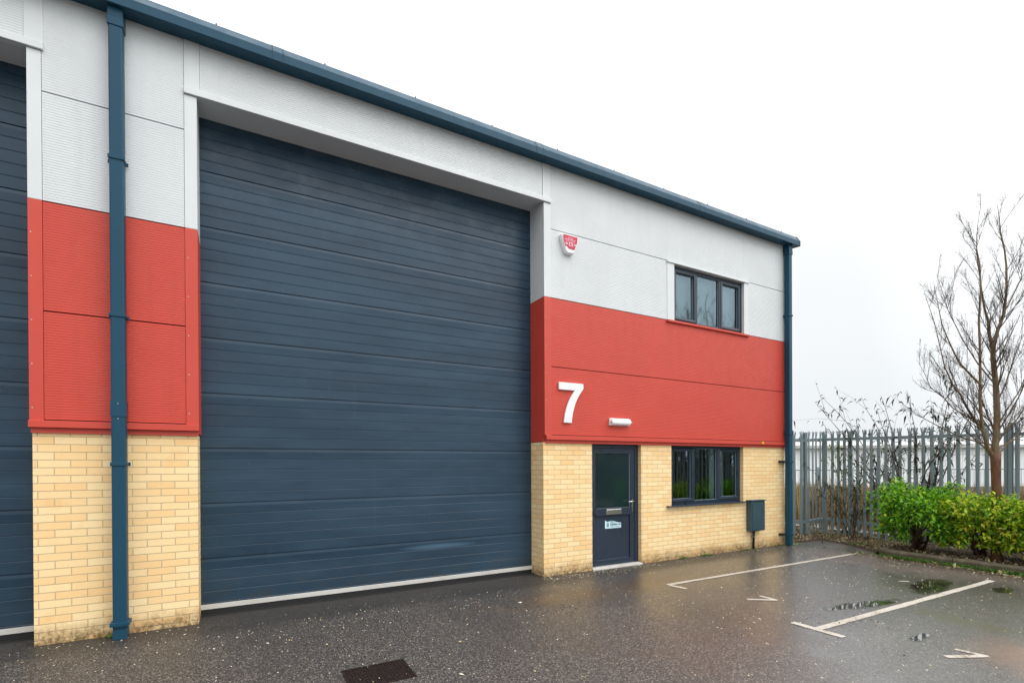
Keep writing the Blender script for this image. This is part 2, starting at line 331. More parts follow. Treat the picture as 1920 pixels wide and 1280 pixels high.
def tag(o, label=None, cat=None, group=None, kind=None):
    for a, b in (('label', label), ('category', cat), ('group', group), ('kind', kind)):
        if b: o[a] = b
    return o
def empty(name, loc=(0, 0, 0), label=None, cat=None, group=None, rz=0):
    o = bpy.data.objects.new(name, None); o.empty_display_size = .2; COL.objects.link(o); o.location = loc; o.rotation_euler.z = rz
    return tag(o, label, cat, group)
def part(mb, name, mats, parent, bevel=0, label=None):
    o = mb.build(name, mats, parent, bevel=bevel, rel=ROOT)
    if label: o['label'] = label
    return o
ROOT = (0, 0, 0)
def grid_split(x0, x1, z0, z1, ops):
    xs = sorted({x0, x1, *[v for o in ops for v in o[:2] if x0 < v < x1]}); res = []
    for a, b in zip(xs, xs[1:]):
        cuts = sorted([(max(z0, o[2]), min(z1, o[3])) for o in ops if o[0] < (a+b)/2 < o[1]]); z = z0
        for c_, d_ in cuts:
            if c_ > z+1e-6: res.append((a, b, z, c_))
            z = max(z, d_)
        if z < z1-1e-6: res.append((a, b, z, z1))
    return res

# ================================================================== THE UNIT
LX0, LX1 = -1.745, -.372          # left pier
RX0, RX1 = 4.105, 10.34           # right part
DOORY = .40
ZB, ZJ, ZR, ZW, ZTOP = 2.186, 3.241, 4.300, 5.358, 6.33
SOF = 5.77
B = empty('industrial_unit', (0, 0, 0), 'long industrial unit of buff brick below red and white ribbed cladding with big roller doors', 'building')

PITCH = .025
def ribbed(x0, x1, z0, z1, mat, y=0.0):
    mb = MB(); g = .006; z0 += g; z1 -= g; zs = []; n = max(1, int((z1-z0)/PITCH)); p = (z1-z0)/n
    pts = [(y+.03, z0)]
    for i in range(n):
        a = z0+i*p; pts += [(y, a), (y, a+p*.60), (y+.0019, a+p*.68), (y+.0019, a+p*.92)]
    pts += [(y, z1), (y+.03, z1)]
    k_ = len(pts); vs = [(x0, a, b) for a, b in pts]+[(x1, a, b) for a, b in pts]
    mb.add(vs, [(i, i+k_, i+1+k_, i+1) for i in range(k_-1)])
    return part(mb, 'cladding_panel', mat, B)
def flash(boxes, mat, name='flashing', bevel=.003, screws=()):
    mb = MB()
    for b in boxes: mb.box(*b)
    for (x, y, z) in screws: mb.cyl((x, y+.001, z), (0, -1, 0), .006, .004, 8, 1)
    return part(mb, name, [mat, 'alu'], B, bevel)

# brickwork
def brick(boxes):
    mb = MB()
    for b in boxes: mb.box(*b)
    return part(mb, 'brick_wall', 'brick', B)
ZBR = 2.075
brick([(LX0+.01, LX1-.016, .04, .44, -.25, ZBR)])
brick([(-7.5, -6.24, .04, .44, -.25, ZBR)])
DX0, DX1 = 5.045, 6.115; WX0, WX1, WZ0 = 6.845, 8.85, .955
ops = [(DX0, DX1, -.02, ZBR), (WX0, WX1, WZ0, ZBR)]
bx = [(a, b, .04, .30, c_, d_) for a, b, c_, d_ in grid_split(RX0+.35, 10.21, -.25, ZBR, ops)]
brick([(RX0, RX0+.35, .04, .46, -.25, ZBR)]+bx)

# cladding
def pier(x0, x1):
    a, b = x0+.108, x1-.118
    ribbed(a, b, ZW, ZTOP, 'white'); ribbed(a, b, ZR, ZW, 'white'); ribbed(a, b, ZJ, ZR, 'red'); ribbed(a, b, ZB, ZJ, 'red')
pier(LX0, LX1); pier(-7.51, -6.24)
def trimcol(x0, x1, ztop, inner=None, redbot=2.18):
    sc1 = [((x0+x1)/2-.03, -.006, 2.3+.42*i) for i in range(5)]
    flash([(x0, x1, -.006, .05, redbot, ZR)], 'red', screws=sc1)
    flash([(x0, x1, -.006, .05, ZR+.002, ztop)], 'white')
trimcol(LX0, LX0+.105, 5.735); trimcol(LX1-.115, LX1, 5.735)
trimcol(RX0+.0, RX0+.125, 5.735)
trimcol(-6.24-.115, -6.24, 5.735)
# jamb linings
def jamb(x0, x1):
    flash([(x0, x1, .052, DOORY+.02, 2.085, ZR)], 'red', 'jamb_lining', 0)
    flash([(x0, x1, .052, DOORY+.02, ZR+.002, SOF)], 'white', 'jamb_lining', 0)
jamb(LX1-.02, LX1); jamb(RX0+.001, RX0+.021); jamb(LX0, LX0+.02); jamb(-6.26, -6.24)
# drip flashing at the foot of the cladding with the recessed dark strip below it
def drip(x0, x1, red='red'):
    flash([(x0, x1, -.028, .05, 2.112, 2.180)], 'red', 'drip_flashing', .004)
    flash([(x0+.01, x1-.01, .012, .06, 2.062, 2.1105)], 'red', 'drip_flashing', 0)
drip(LX0-.004, LX1+.003); drip(RX0+.02, 10.37); drip(-7.5, -6.235)
# lintel head over the openings
for x0, x1 in ((LX1, RX0), (-6.24, LX0)):
    ribbed(x0+.03, x1-.02, 5.815, ZTOP, 'white')
    flash([(x0-.115, x1+.125, -.030, .05, 5.742, 5.812)], 'white', 'lintel_flashing', .004)
    flash([(x0-.115, x0+.028, -.008, .05, 5.813, ZTOP)], 'white'); flash([(x1-.018, x1+.122, -.008, .05, 5.813, ZTOP)], 'white')
    flash([(x0, x1, .051, DOORY+.1, SOF+.001, SOF+.02)], 'white', 'soffit', 0)
# right hand cladding round the upper window
UX0, UX1, UZ0, UZ1 = 6.89, 8.83, 4.335, 5.30
a, b = RX0+.128, 10.24
ribbed(a, b, ZW, ZTOP, 'white')
ribbed(a, 6.71, ZR, ZW, 'white'); ribbed(8.955, b, ZR, ZW, 'white')
ribbed(a, b, ZJ, ZR, 'red'); ribbed(a, b, ZB, ZJ, 'red')
flash([(6.712, UX0, -.006, .12, ZR, 5.325)], 'white'); flash([(UX1, 8.953, -.006, .12, ZR, 5.325)], 'white')
flash([(6.70, 8.965, -.026, .12, 5.327, 5.362)], 'white', 'window_head_flashing')
flash([(6.695, 8.965, -.040, .14, 4.262, 4.300)], 'red', 'window_sill_flashing', .004)
trimcol(10.242, 10.37, ZTOP)
# structure behind the sheets, side, back and floor
mb = MB()
U2 = (UX0, UX1, UZ0-.03, UZ1+.03)
for x0, x1 in ((LX0+.02, LX1-.02), (-7.49, -6.26)): mb.box(x0, x1, .055, .42, ZBR+.002, ZTOP)
for a_, b_, c_, d_ in grid_split(RX0+.022, 10.32, ZBR+.002, ZTOP, [U2]): mb.box(a_, b_, .055, .30, c_, d_)
for x0, x1 in ((LX1, RX0), (-6.24, LX0)): mb.box(x0, x1, .055, .42, SOF+.03, ZTOP)
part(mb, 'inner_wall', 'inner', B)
mb = MB(); mb.box(10.211, 10.36, .31, 14, 2.11, ZTOP); mb.box(-7.5, -7.35, .45, 14, -.2, ZTOP); mb.box(-7.5, 10.36, 14, 14.15, -.2, ZTOP)
part(mb, 'side_wall', 'white', B)
mb = MB(); mb.box(10.05, 10.205, .31, 13.99, -.2, 2.10); part(mb, 'side_brick_wall', 'brick', B)
mb = MB(); mb.add([(-7.6, .0, 6.545), (10.40, .0, 6.545), (10.40, 14.3, 8.0), (-7.6, 14.3, 8.0)], [(0, 1, 2, 3)]); mb.add([(-7.6, .0, 6.50), (10.40, .0, 6.50), (10.40, 14.3, 7.95), (-7.6, 14.3, 7.95)], [(3, 2, 1, 0)])
part(mb, 'roof', 'slate', B)
mb = MB(); mb.box(4.2, 10.0, .30, 3.2, -.10, .02); mb.box(4.2, 10.0, .32, 3.2, 2.9, 3.0); mb.box(4.2, 10.0, 3.2, 3.3, .02, 6.2); mb.box(4.14, 4.2, .47, 3.2, 0, 6.2); mb.box(4.2, 10.0, .32, 3.2, 5.9, 6.0)
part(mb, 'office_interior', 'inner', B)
mb = MB()
for i in range(7): mb.box(8.66+.0*i, 8.74, .42+i*.09, .48+i*.09, .95, 2.1)
mb.box(8.35, 8.62, .46, .47, .95, 2.1); part(mb, 'curtain', 'pale_inner', B)
mb = MB()
for i in range(14): mb.box(6.95+i*.135, 7.0+i*.135, .50, .53, .95, 2.15)
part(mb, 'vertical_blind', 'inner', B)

# roller doors: five shallow bands per section, a deep joint between sections
def sect_door(x0, x1):
    pts = []; z = .02; H = .6445
    joints = [.008+i*H for i in range(9)]; y = DOORY
    prof = []
    for jz in joints:
        prof += [(y+.014, jz-.0045), (y+.014, jz+.0045)]
        bw = H/5; zt = min(jz+H, SOF+.05)
        a_ = jz+.004
        for i in range(5):
            lo, hi = jz+i*bw, jz+(i+1)*bw
            if lo > SOF: break
            lo2 = lo+(.006 if i == 0 else .004); hi2 = hi-(.008 if i == 4 else .007)
            bulge = -.004 if i == 4 else 0
            prof += [(y, lo2), (y+bulge*.4, lo2+bw*.3), (y+bulge, lo2+bw*.65), (y, hi2)]
            if i < 4: prof += [(y+.0045, hi-.001), (y+.0045, hi+.002)]
    prof = [(a_, max(.115, b_)) for a_, b_ in prof if b_ < SOF+.1]
    k_ = len(prof); mb = MB(); vs = [(x0, a_, b_) for a_, b_ in prof]+[(x1, a_, b_) for a_, b_ in prof]
    mb.add(vs, [(i, i+k_, i+1+k_, i+1) for i in range(k_-1)])
    mb.box(x0, x1, y+.02, y+.05, .1, SOF+.1)
    d = part(mb, 'roller_door', 'door', B)
    mb = MB(); mb.box(x0, x1, y-.008, y+.04, .058, .116); mb.build('bottom_rail', 'alu', d, bevel=.004)
    mb = MB(); mb.box(x0, x1, y+.002, y+.035, -.005, .0578); mb.build('rubber_seal', 'dark', d)
    return d
sect_door(LX1-.03, RX0+.03); sect_door(-6.28, LX0+.03)
mb = MB(); mb.box(LX1-.016, RX0, .30, .60, -.08, .004); mb.box(-6.24, LX0+.01, .30, .60, -.08, .004); part(mb, 'threshold', 'dark', B)

# windows
def window(x0, x1, z0, z1, y, sill=False):
    mb = MB(); F = .055; D0, D1 = y, y+.07
    mb.box(x0, x1, D0, D1, z1-F, z1); mb.box(x0, x1, D0, D1, z0, z0+F)
    wd = (x1-x0); xs = [x0, x0+wd/3, x0+2*wd/3, x1]
    mb.box(x0, x0+F, D0, D1, z0+F, z1-F); mb.box(x1-F, x1, D0, D1, z0+F, z1-F)
    for xm in xs[1:3]: mb.box(xm-F/2, xm+F/2, D0, D1, z0+F, z1-F)
    wn = empty('window', (0, 0, 0)); wn.parent = B
    fr_ = mb.build('frame', 'anthracite', wn, bevel=.006)
    for i in range(3):
        a_ = xs[i]+(F if i == 0 else F/2); b_ = xs[i+1]-(F if i == 2 else F/2); c_, d_ = z0+F, z1-F
        if i != 1:      # opening sash stands proud, bevelled
            a2, b2, c2, d2 = a_-.018, b_+.018, c_-.018, d_+.018; T = .062
            mb = MB(); ya, yb = D0-.018, D0+.045
            P = [(a2, c2), (b2, c2), (b2, d2), (a2, d2)]; Q = [(a2+T*.35, c2+T*.35), (b2-T*.35, c2+T*.35), (b2-T*.35, d2-T*.35), (a2+T*.35, d2-T*.35)]; S = [(a2+T, c2+T), (b2-T, c2+T), (b2-T, d2-T), (a2+T, d2-T)]
            vs = [(p[0], D0-.001, p[1]) for p in P]+[(p[0], ya, p[1]) for p in Q]+[(p[0], ya+.006, p[1]) for p in S]+[(p[0], yb, p[1]) for p in S]
            mb.add(vs, [(r*4+i_, r*4+(i_+1) % 4, (r+1)*4+(i_+1) % 4, (r+1)*4+i_) for r in range(3) for i_ in range(4)])
            mb.build('sash', 'anthracite', wn); a_, b_, c_, d_ = a2+T, b2-T, c2+T, d2-T
        mb = MB(); t = .006; g0 = D0+.03
        mb.box(a_, a_+t, g0-.012, g0, c_, d_); mb.box(b_-t, b_, g0-.012, g0, c_, d_); mb.box(a_+t, b_-t, g0-.012, g0, c_, c_+t); mb.box(a_+t, b_-t, g0-.012, g0, d_-t, d_)
        mb.build('spacer_bar', 'galv', wn)
        mb = MB(); mb.add([(a_, g0+.002, c_), (b_, g0+.002, c_), (b_, g0+.002, d_), (a_, g0+.002, d_)], [(0, 1, 2, 3)]); mb.build('pane', 'glass', wn)
    if sill:
        mb = MB(); mb.prism_yz([(-.035, z0-.030), (-.035, z0-.014), (y+.02, z0-.001), (y+.02, z0-.030)], x0-.13, x1+.045); mb.build('sill', 'anthracite', wn, bevel=.003)
    return wn
window(UX0, UX1, UZ0-.03, UZ1+.02, .060)
window(WX0, WX1, WZ0+.03, ZBR-.005, .115, True)

mb = MB(); mb.box(UX0+.02, UX1-.02, .23, .24, UZ0, UZ1); part(mb, 'added_blind', 'pale_inner', B)  # pale blind added behind the upper panes to brighten them
# entrance door
E = empty('entrance_door', (0, 0, 0)); E.parent = B; y = .115
mb = MB(); mb.box(DX0, DX0+.05, y, y+.07, .03, ZBR-.003); mb.box(DX1-.075, DX1, y, y+.07, .03, ZBR-.003); mb.box(DX0+.05, DX1-.075, y, y+.07, ZBR-.075, ZBR-.003)
mb.build('door_frame', 'anthracite', E, bevel=.005)
ax, bx_ = DX0+.052, DX1-.077; az, bz = .035, ZBR-.078; yl = y+.012
gx0, gx1 = ax+.085, bx_-.105; mz0, mz1 = .875, .985
mb = MB(); mb.box(ax, gx0, yl, yl+.05, az, bz); mb.box(gx1, bx_, yl, yl+.05, az, bz)
mb.box(gx0, gx1, yl, yl+.05, az, .125); mb.box(gx0, gx1, yl, yl+.05, mz0, mz1); mb.box(gx0, gx1, yl, yl+.05, bz-.085, bz)
mb.build('door_leaf', 'anthracite', E)
mb = MB(); mb.box(gx0, gx1, yl+.018, yl+.03, .125, mz0); mb.prism_yz([(yl-.001, .100), (yl-.008, .105), (yl-.008, .122), (yl+.018, .133), (yl+.018, .10)], gx0, gx1); mb.build('lower_panel', 'anthracite', E)
mb = MB(); mb.box(gx0, gx1, yl+.018, yl+.024, mz1, bz-.085); mb.build('door_glass', 'glass_dark', E)
mb = MB(); mb.box(gx1-.006, gx1, yl+.004, yl+.0178, mz1, bz-.085); mb.build('glazing_bead', 'galv', E)
mb = MB(); mb.prism_xz([(gx0-.045, (mz0+mz1)/2), (gx0, mz0-.012), (gx1, mz0-.012), (gx1+.045, (mz0+mz1)/2), (gx1, mz1+.012), (gx0, mz1+.012)], yl-.018, yl-.0005); mb.build('mid_rail', 'anthracite', E, bevel=.008)
lx = (gx0+gx1)/2
mb = MB(); mb.box(lx-.165, lx+.165, yl-.026, yl-.0185, .885, .975); mb.box(lx-.145, lx+.145, yl-.036, yl-.0262, .925, .965); mb.build('letter_plate', 'chrome', E, bevel=.003)
hx = bx_-.055
mb = MB(); mb.box(hx-.014, hx+.014, yl-.008, yl-.0003, .90, 1.13)
mb.cyl((hx, yl-.007, 1.085), (0, -1, 0), .011, .045, 12); mb.tube([(hx+.008, yl-.05, 1.085), (hx-.06, yl-.052, 1.087), (hx-.125, yl-.046, 1.083)], [.010, .009, .008], 10)
mb.cyl((hx, yl-.007, 1.00), (0, -1, 0), .009, .008, 12)
mb.build('door_handle', 'chrome', E)
mb = MB(); mb.box(DX0-.0, DX1, .045, .20, -.03, .0285); mb.box(DX0+.002, DX1-.002, .0, .0448, -.03, .018); mb.build('threshold_strip', 'alu', E, bevel=.002)
k = MT('sticker_white', .4, base=(.62, .82, .88)); M['st_w'] = k.m
k = MT('sticker_ink', .4, base=(.01, .07, .11)); M['st_b'] = k.m
k = MT('sticker_green', .4, base=(.01, .22, .18)); M['st_g'] = k.m
mb = MB(); s0, s1, t0 = 5.395, 5.745, .645; ys = yl+.0165
mb.prism_xz([(s0, t0), (s1, t0), (s1, t0+.085), (s1-.09, t0+.095), (s1-.14, t0+.115), (s0+.09, t0+.118), (s0+.035, t0+.11), (s0+.018, t0+.135), (s0, t0+.135)], ys, ys+.0013)
mb.prism_xz([(s0+.08+.5*.05*math.cos(t)-.02, t0+.06+.035*math.sin(t)) for t in [i*math.pi/6 for i in range(12)]], ys-.001, ys-.0002, 1)
mb.prism_xz([(s0+.06+.010*math.cos(t), t0+.06+.018*math.sin(t)) for t in [i*math.pi/6 for i in range(12)]], ys-.002, ys-.0012, 0)
mb.prism_xz([(s0+.08, t0+.119), (s0+.20, t0+.119), (s0+.17, t0+.132), (s0+.14, t0+.14), (s0+.10, t0+.132)], ys, ys+.001, 2)
def textline(mb, x0, x1, z, h, y, mi, wl=(.018, .035)):
    x = x0
    while x < x1-.01:
        w_ = random.uniform(*wl)*.45; hh = h*random.choice((1, 1, .75, .75, 1.15)); x2 = min(x+w_, x1)
        mb.box(x, x2, y-.0012, y-.0002, z, z+hh, mi); x = x2+random.choice((.004, .004, .005, .011))
textline(mb, s0+.115, s0+.23, t0+.085, .018, ys, 1); textline(mb, s0+.115, s1-.012, t0+.048, .024, ys, 1); textline(mb, s0+.115, s1-.03, t0+.02, .012, ys, 1)
mb.build('sticker', ['st_w', 'st_b', 'st_g'], E)

# gutter and eaves trim
mb = MB(); prof = [(.0, 6.325), (-.195, 6.302), (-.200, 6.306), (-.200, 6.398), (-.130, 6.510), (-.110, 6.525), (0.02, 6.54)]
mb.prism_yz(prof, -7.6, 10.385); g_ = part(mb, 'gutter', 'slate', B)
mb = MB(); mb.prism_yz([(.004, 6.318), (-.204, 6.294), (-.206, 6.40), (-.134, 6.516), (-.110, 6.533), (.01, 6.54)], 10.3855, 10.397); mb.build('end_cap', 'slate', g_)
for xj in (.42, 3.93, 7.4, -3.1):
    mb = MB(); mb.prism_yz([(-.1955, 6.299), (-.2025, 6.303), (-.2025, 6.399), (-.1325, 6.512), (-.13, 6.51), (-.1995, 6.398), (-.1995, 6.306)], xj-.07, xj+.07, 0)
    for sx_ in (-.055, .055):
        for i in range(4): mb.cyl((xj+sx_, -.202, 6.318+i*.023), (0, -1, 0), .0045, .003, 6, 1)
        for i in range(4): mb.cyl((xj+sx_, -.196+i*.018, 6.412+i*.029), (0, -.85, .53), .0045, .003, 6, 1)
    mb.build('gutter_joint', ['slate', 'dark'], g_)
mb = MB()
for i in range(16): mb.cyl((-6.9+i*1.12, -.10, 6.525), (0, 0, 1), .008, .022, 6)
mb.build('roof_screw', 'dark', g_)['kind'] = 'stuff'

# downpipes
def downpipe(xc, hw, y0, y1, marks, ztop, zfoot, shoe=False):
    d = empty('downpipe', (0, 0, 0)); d.parent = B; n = 14
    mb = MB(); mb.box(xc-hw, xc+hw, y0, y1, zfoot, ztop); mb.build('pipe', 'slate', d, bevel=.014)
    mb = MB(); mb.box(xc-hw-.008, xc+hw+.008, y0-.008, y1+.006, ztop-.075, ztop+.01); mb.box(xc-hw-.004, xc+hw+.004, y0-.004, .0, ztop+.0105, 6.32); mb.build('outlet', 'slate', d, bevel=.004)
    for z_, big in marks:
        mb = MB(); h_ = .16 if big else .035; e = .004 if big else .009
        mb.box(xc-hw-e, xc+hw+e, y0-e, y1+.005, z_-h_/2, z_+h_/2)
        if big:
            mb.cyl((xc, y0-e, z_+.05), (0, -1, 0), .005, .003, 8, 1); mb.cyl((xc, y0+.001, z_-.1), (0, -1, 0), .005, .003, 8, 1)
        else:
            mb.box(xc-hw-.03, xc+hw+.022, y1, y1+.006, z_-.02, z_+.02); mb.box(xc-hw+.01, xc+hw-.01, y1, .05, z_-.012, z_+.012)
        mb.build('coupling' if big else 'bracket', ['slate', 'alu'], d, bevel=.003)
    return d
d = downpipe(-1.047, .058, -.145, -.030, [(4.815, 0), (3.245, 0), (2.31, 1), (1.755, 0)], 6.20, .10)
mb = MB(); mb.prism_xy([(-1.105, -.145), (-.989, -.145), (-.989, -.03), (-1.105, -.03)], .0, .1)
mb.box(-1.125, -.969, -.165, -.012, .135, .175); mb.build('socket_collar', 'slate', d, bevel=.004)
d = downpipe(10.165, .055, -.135, -.025, [(4.83, 0), (1.76, 0), (.23, 0)], 6.18, .0)
mb = MB(); mb.box(10.10, 10.23, -.145, -.02, 2.32, 2.42); mb.build('coupling', 'slate', d, bevel=.003)
for z_ in (1.765, .23): mb = MB(); mb.box(9.99, 10.108, -.03, .045, z_-.02, z_+.02); mb.build('wall_bracket', 'dark', d)

# ------------------------------------------------------------------ fixtures on the wall
ROOT = (4.59, 0, 2.4)
seven = [(.0, 3.008), (0, 0)]
def arc(p, q, c, n=8): return [tuple((1-t)**2*p[i]+2*t*(1-t)*c[i]+t*t*q[i] for i in (0, 1)) for t in [j/n for j in range(n+1)]]
o7 = [(4.355, 3.008), (4.358, 2.893), (4.655, 2.893)] + arc((4.655, 2.893), (4.447, 2.381), (4.47, 2.66))[1:] + [(4.592, 2.381)] + arc((4.592, 2.381), (4.822, 2.925), (4.615, 2.70))[1:] + [(4.822, 3.008)]
mb = MB(); mb.prism_xz(o7, -.034, -.004)
o = mb.build('unit_number', 'plastic', loc=ROOT, rel=ROOT, bevel=.003); tag(o, 'large raised white numeral 7 on the red cladding above the door', 'number sign')
mb = MB(); mb.box(5.345, 5.80, -.055, -.001, 2.375, 2.495)
o = empty('bulkhead_light', (5.575, 0, 2.43), 'white oblong bulkhead lamp on the red cladding above the entrance door', 'lamp')
mb = MB(); mb.box(-.215, .215, -.035, -.001, -.06, .06); mb.build('lamp_base', 'plastic', o, bevel=.008)
k = MT('diffuser', .25, base=(.85, .87, .88)); M['diff'] = k.m
mb = MB(); mb.prism_yz([(-.0355, -.052), (-.075, -.045), (-.088, -.02), (-.088, .02), (-.075, .045), (-.0355, .052)], -.2, .2); mb.build('diffuser', 'diff', o, bevel=.008)
for s_ in (-1, 1): mb = MB(); mb.box(s_*.205-.012, s_*.205+.012, -.09, -.04, -.008, .008); mb.build('clip', 'plastic', o)
# alarm bell box
k = MT('alarm_red', .35, base=(.56, .008, .055)); M['al_r'] = k.m
k = MT('alarm_print', .5, base=(.80, .45, .52)); M['al_p'] = k.m
o = empty('alarm_box', (4.55, 0, 5.16), 'white shield-shaped alarm box with crimson face on the white cladding', 'alarm')
def shield(s, z0=0): return [(-.165*s, .125*s+z0), (-.150*s, .05*s+z0), (-.082*s, -.13*s+z0), (-.055*s, -.15*s+z0), (.055*s, -.15*s+z0), (.082*s, -.13*s+z0), (.150*s, .05*s+z0), (.165*s, .125*s+z0), (.15*s, .145*s+z0), (-.15*s, .145*s+z0)]
mb = MB(); P = shield(1.0); Q = shield(.9); n_ = len(P)
mb.add([(x, -.002, z) for x, z in P]+[(x, -.055, z) for x, z in P]+[(x, -.075, z) for x, z in Q], [tuple(range(2*n_, 3*n_))]+[(r*n_+i, r*n_+(i+1) % n_, (r+1)*n_+(i+1) % n_, (r+1)*n_+i) for r in (0, 1) for i in range(n_)])
mb.build('housing', 'plastic', o, bevel=.003)
mb = MB(); mb.prism_xz([(-.138, .115), (-.128, .045), (-.095, -.045), (-.06, -.05), (-.04, -.075), (.066, -.085), (.082, -.07), (.128, .045), (.138, .115), (.125, .128), (-.125, .128)], -.078, -.0755)
textline(mb, -.05, .06, .085, .016, -.078, 1); textline(mb, -.11, .11, .055, .018, -.078, 1); textline(mb, -.09, .09, .032, .012, -.078, 1)
mb.prism_xz([(-.075+.024*math.cos(t), -.005+.018*math.sin(t)) for t in [i*math.pi/5 for i in range(10)]], -.080, -.0782, 1)
mb.prism_xz([(.085+.022*math.cos(t), -.005+.016*math.sin(t)) for t in [i*math.pi/5 for i in range(10)]], -.080, -.0782, 1)
mb.box(-.033, .043, -.080, -.0782, -.035, .022, 1); mb.box(-.012, .02, -.082, -.0802, -.02, .008, 0)
mb.build('face_plate', ['al_r', 'al_p'], o)
# meter box with pipe
o = empty('meter_box', (9.15, 0, .68), 'scuffed slate blue meter box on the brick wall beside the lower window', 'meter box')
mb = MB(); mb.box(-.22, .205, -.085, .038, -.305, .30); mb.build('box_body', 'meter', o, bevel=.012)
mb = MB(); mb.box(-.198, .185, -.098, -.0855, -.275, .262); mb.build('box_lid', 'meter', o, bevel=.008)
mb = MB(); mb.box(-.232, .217, -.105, .038, .3005, .318); mb.build('box_hood', 'meter', o, bevel=.006)
mb = MB(); mb.tube([(-.05, -.01, -.30), (-.05, -.01, -.36), (-.052, .0, -.70)], [.026, .022, .022], 12); mb.cyl((-.05, -.01, -.345), (0, 0, 1), .028, .04, 12, 0); mb.box(-.08, -.022, -.035, .038, -.43, -.415, 1)
mb.box(-.13, -.04, -.03, .0, -.315, -.306, 2); mb.build('supply_pipe', ['dark', 'galv', 'plastic'], o)
k = MT('yellow_plastic', .5, base=(.75, .50, .02)); M['yel'] = k.m
mb = MB(); mb.prism_xz([(-.03, -.022), (.03, -.022), (.03, .022), (.018, .026), (.018, .036), (-.018, .036), (-.018, .026), (-.03, .022)], -.007, 0); mb.cyl((0, -.007, 0), (0, -1, 0), .006, .004, 8)
tag(mb.build('cable_tag', 'yel', loc=(9.37, -.030, 2.143), bevel=.002), 'small yellow tag on the red drip trim right of the lower window', 'tag')

# ================================================================== GROUND
def sheet(name, pts, z, mat, kind='structure'):
    mb = MB(); mb.add([(x, y, z) for x, y in pts], [tuple(range(len(pts)))]); return mb.build(name, mat, kind=kind)
sheet('ground', [(-400, -400), (400, -400), (400, 400), (-400, 400)], -.04, 'field')
ASP = [(-40, -60), (10.5, -60), (10.5, -1.52), (10.70, -1.47), (11.05, -1.0), (11.25, -.70), (11.45, -.02), (10.40, .02), (10.28, .10), (10.2, .62), (-40, .62)]
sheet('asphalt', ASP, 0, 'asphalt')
def inside(x, y, P):
    c_ = False; n = len(P)
    for i in range(n):
        (a1, b1), (a2, b2) = P[i], P[(i+1) % n]
        if (b1 > y) != (b2 > y) and x < (a2-a1)*(y-b1)/(b2-b1)+a1: c_ = not c_
    return c_
def dist_in(x, y): return inside(x+.03*noise.noise(Vector((x*5, y*5, 0))), y+.03*noise.noise(Vector((x*5, y*5, 9))), ASP)
def terrain(name, x0, x1, y0, y1, st, hf, mat, kind='structure'):
    mb = MB(); nx = int((x1-x0)/st)+1; ny = int((y1-y0)/st)+1
    vs = [(x0+i*st, y0+j*st, hf(x0+i*st, y0+j*st)) for j in range(ny) for i in range(nx)]
    mb.add(vs, [(j*nx+i, j*nx+i+1, (j+1)*nx+i+1, (j+1)*nx+i) for j in range(ny-1) for i in range(nx-1)], 0, True); return mb.build(name, mat, kind=kind)
def hverge(x, y):
    h = .022+.03*(noise.noise(Vector((x*3, y*3, 0)))+.4)+.012*noise.noise(Vector((x*14, y*14, 3)))
    return -.03 if dist_in(x, y) else max(h, .006)
terrain('verge', 10.2, 14.2, -1.5, 3.0, .06, hverge, 'soil')
def hbed(x, y): return .085+.025*noise.noise(Vector((x*3, y*3, 5)))+.012*noise.noise(Vector((x*15, y*15, 1)))-(.09 if y > -1.62 and x < 10.75 else 0)
terrain('planting_bed', 10.62, 13.0, -13, -1.50, .07, hbed, 'soil')
sheet('concrete_strip', [(13.2, -13), (15.2, -13), (15.2, 6), (13.2, 6)], .05, 'concrete')

# kerb: separate stones with a rounded end
kb = empty('kerb', (10.56, -5, 0), 'mossy concrete kerb edging the hedge bed at the car park', 'kerb')
def kstone(y0, y1, xo=0):
    mb = MB(); pr = [(.0, -.05), (.0, .085), (.015, .11), (.03, .12), (.125, .12), (.125, -.05)]
    mb.prism_xz([(10.5+a_, b_) for a_, b_ in pr][::-1], y0, y1); mb.build('kerb_stone', 'kerb', kb, rel=(10.56-xo, -5, 0))
y_ = -1.78
while y_ > -12: kstone(y_-.905, y_-.004, .003*random.uniform(-1, 1)); y_ -= .91
mb = MB(); n = 8; vs = []; ring = []
for i in range(n+1):       # quarter-round end piece turning behind the bed
    t = i/n*math.pi/2; cx_, cy_, ro, ri = 10.78, -1.78, .28, .155
    for (rad, z) in ((ro, -.05), (ro, .085), (ro-.015, .11), (ro-.03, .12), (ri, .12), (ri, -.05)):
        vs.append((cx_-rad*math.cos(t), cy_+rad*math.sin(t), z))
mb.add(vs, [(i*6+j, i*6+j+1, (i+1)*6+j+1, (i+1)*6+j) for i in range(n) for j in range(5)]); mb.add([vs[n*6+j] for j in range(6)], [(0, 1, 2, 3, 4, 5)])
mb.build('kerb_stone', 'kerb', kb, rel=(10.56, -5, 0))

# painted bay lines
def stroke(mb, p, q, w_, z=.004):
    p, q = Vector((*p, 0)), Vector((*q, 0)); d_ = (q-p).normalized(); s_ = Vector((-d_.y, d_.x, 0))*w_/2; n = max(2, int((q-p).length/.12)); up = []; lo = []
    for i in range(n+1):
        c_ = p+(q-p)*i/n; up.append(c_+s_*(1+.10*random.uniform(-1, 1))); lo.append(c_-s_*(1+.10*random.uniform(-1, 1)))
    for i in range(n):
        mb.add([(lo[i].x, lo[i].y, z), (lo[i+1].x, lo[i+1].y, z), (up[i+1].x, up[i+1].y, z), (up[i].x, up[i].y, z)], [(0, 1, 2, 3)])
mb = MB(); stroke(mb, (5.36, -1.27), (10.33, -1.30), .075); stroke(mb, (5.37, -1.31), (5.42, -1.56), .075, .0042)
mb.build('bay_marking', 'paint', kind='structure')
mb = MB(); stroke(mb, (5.30, -3.41), (9.63, -3.455), .085); stroke(mb, (5.26, -3.15), (5.255, -3.68), .085, .0042)
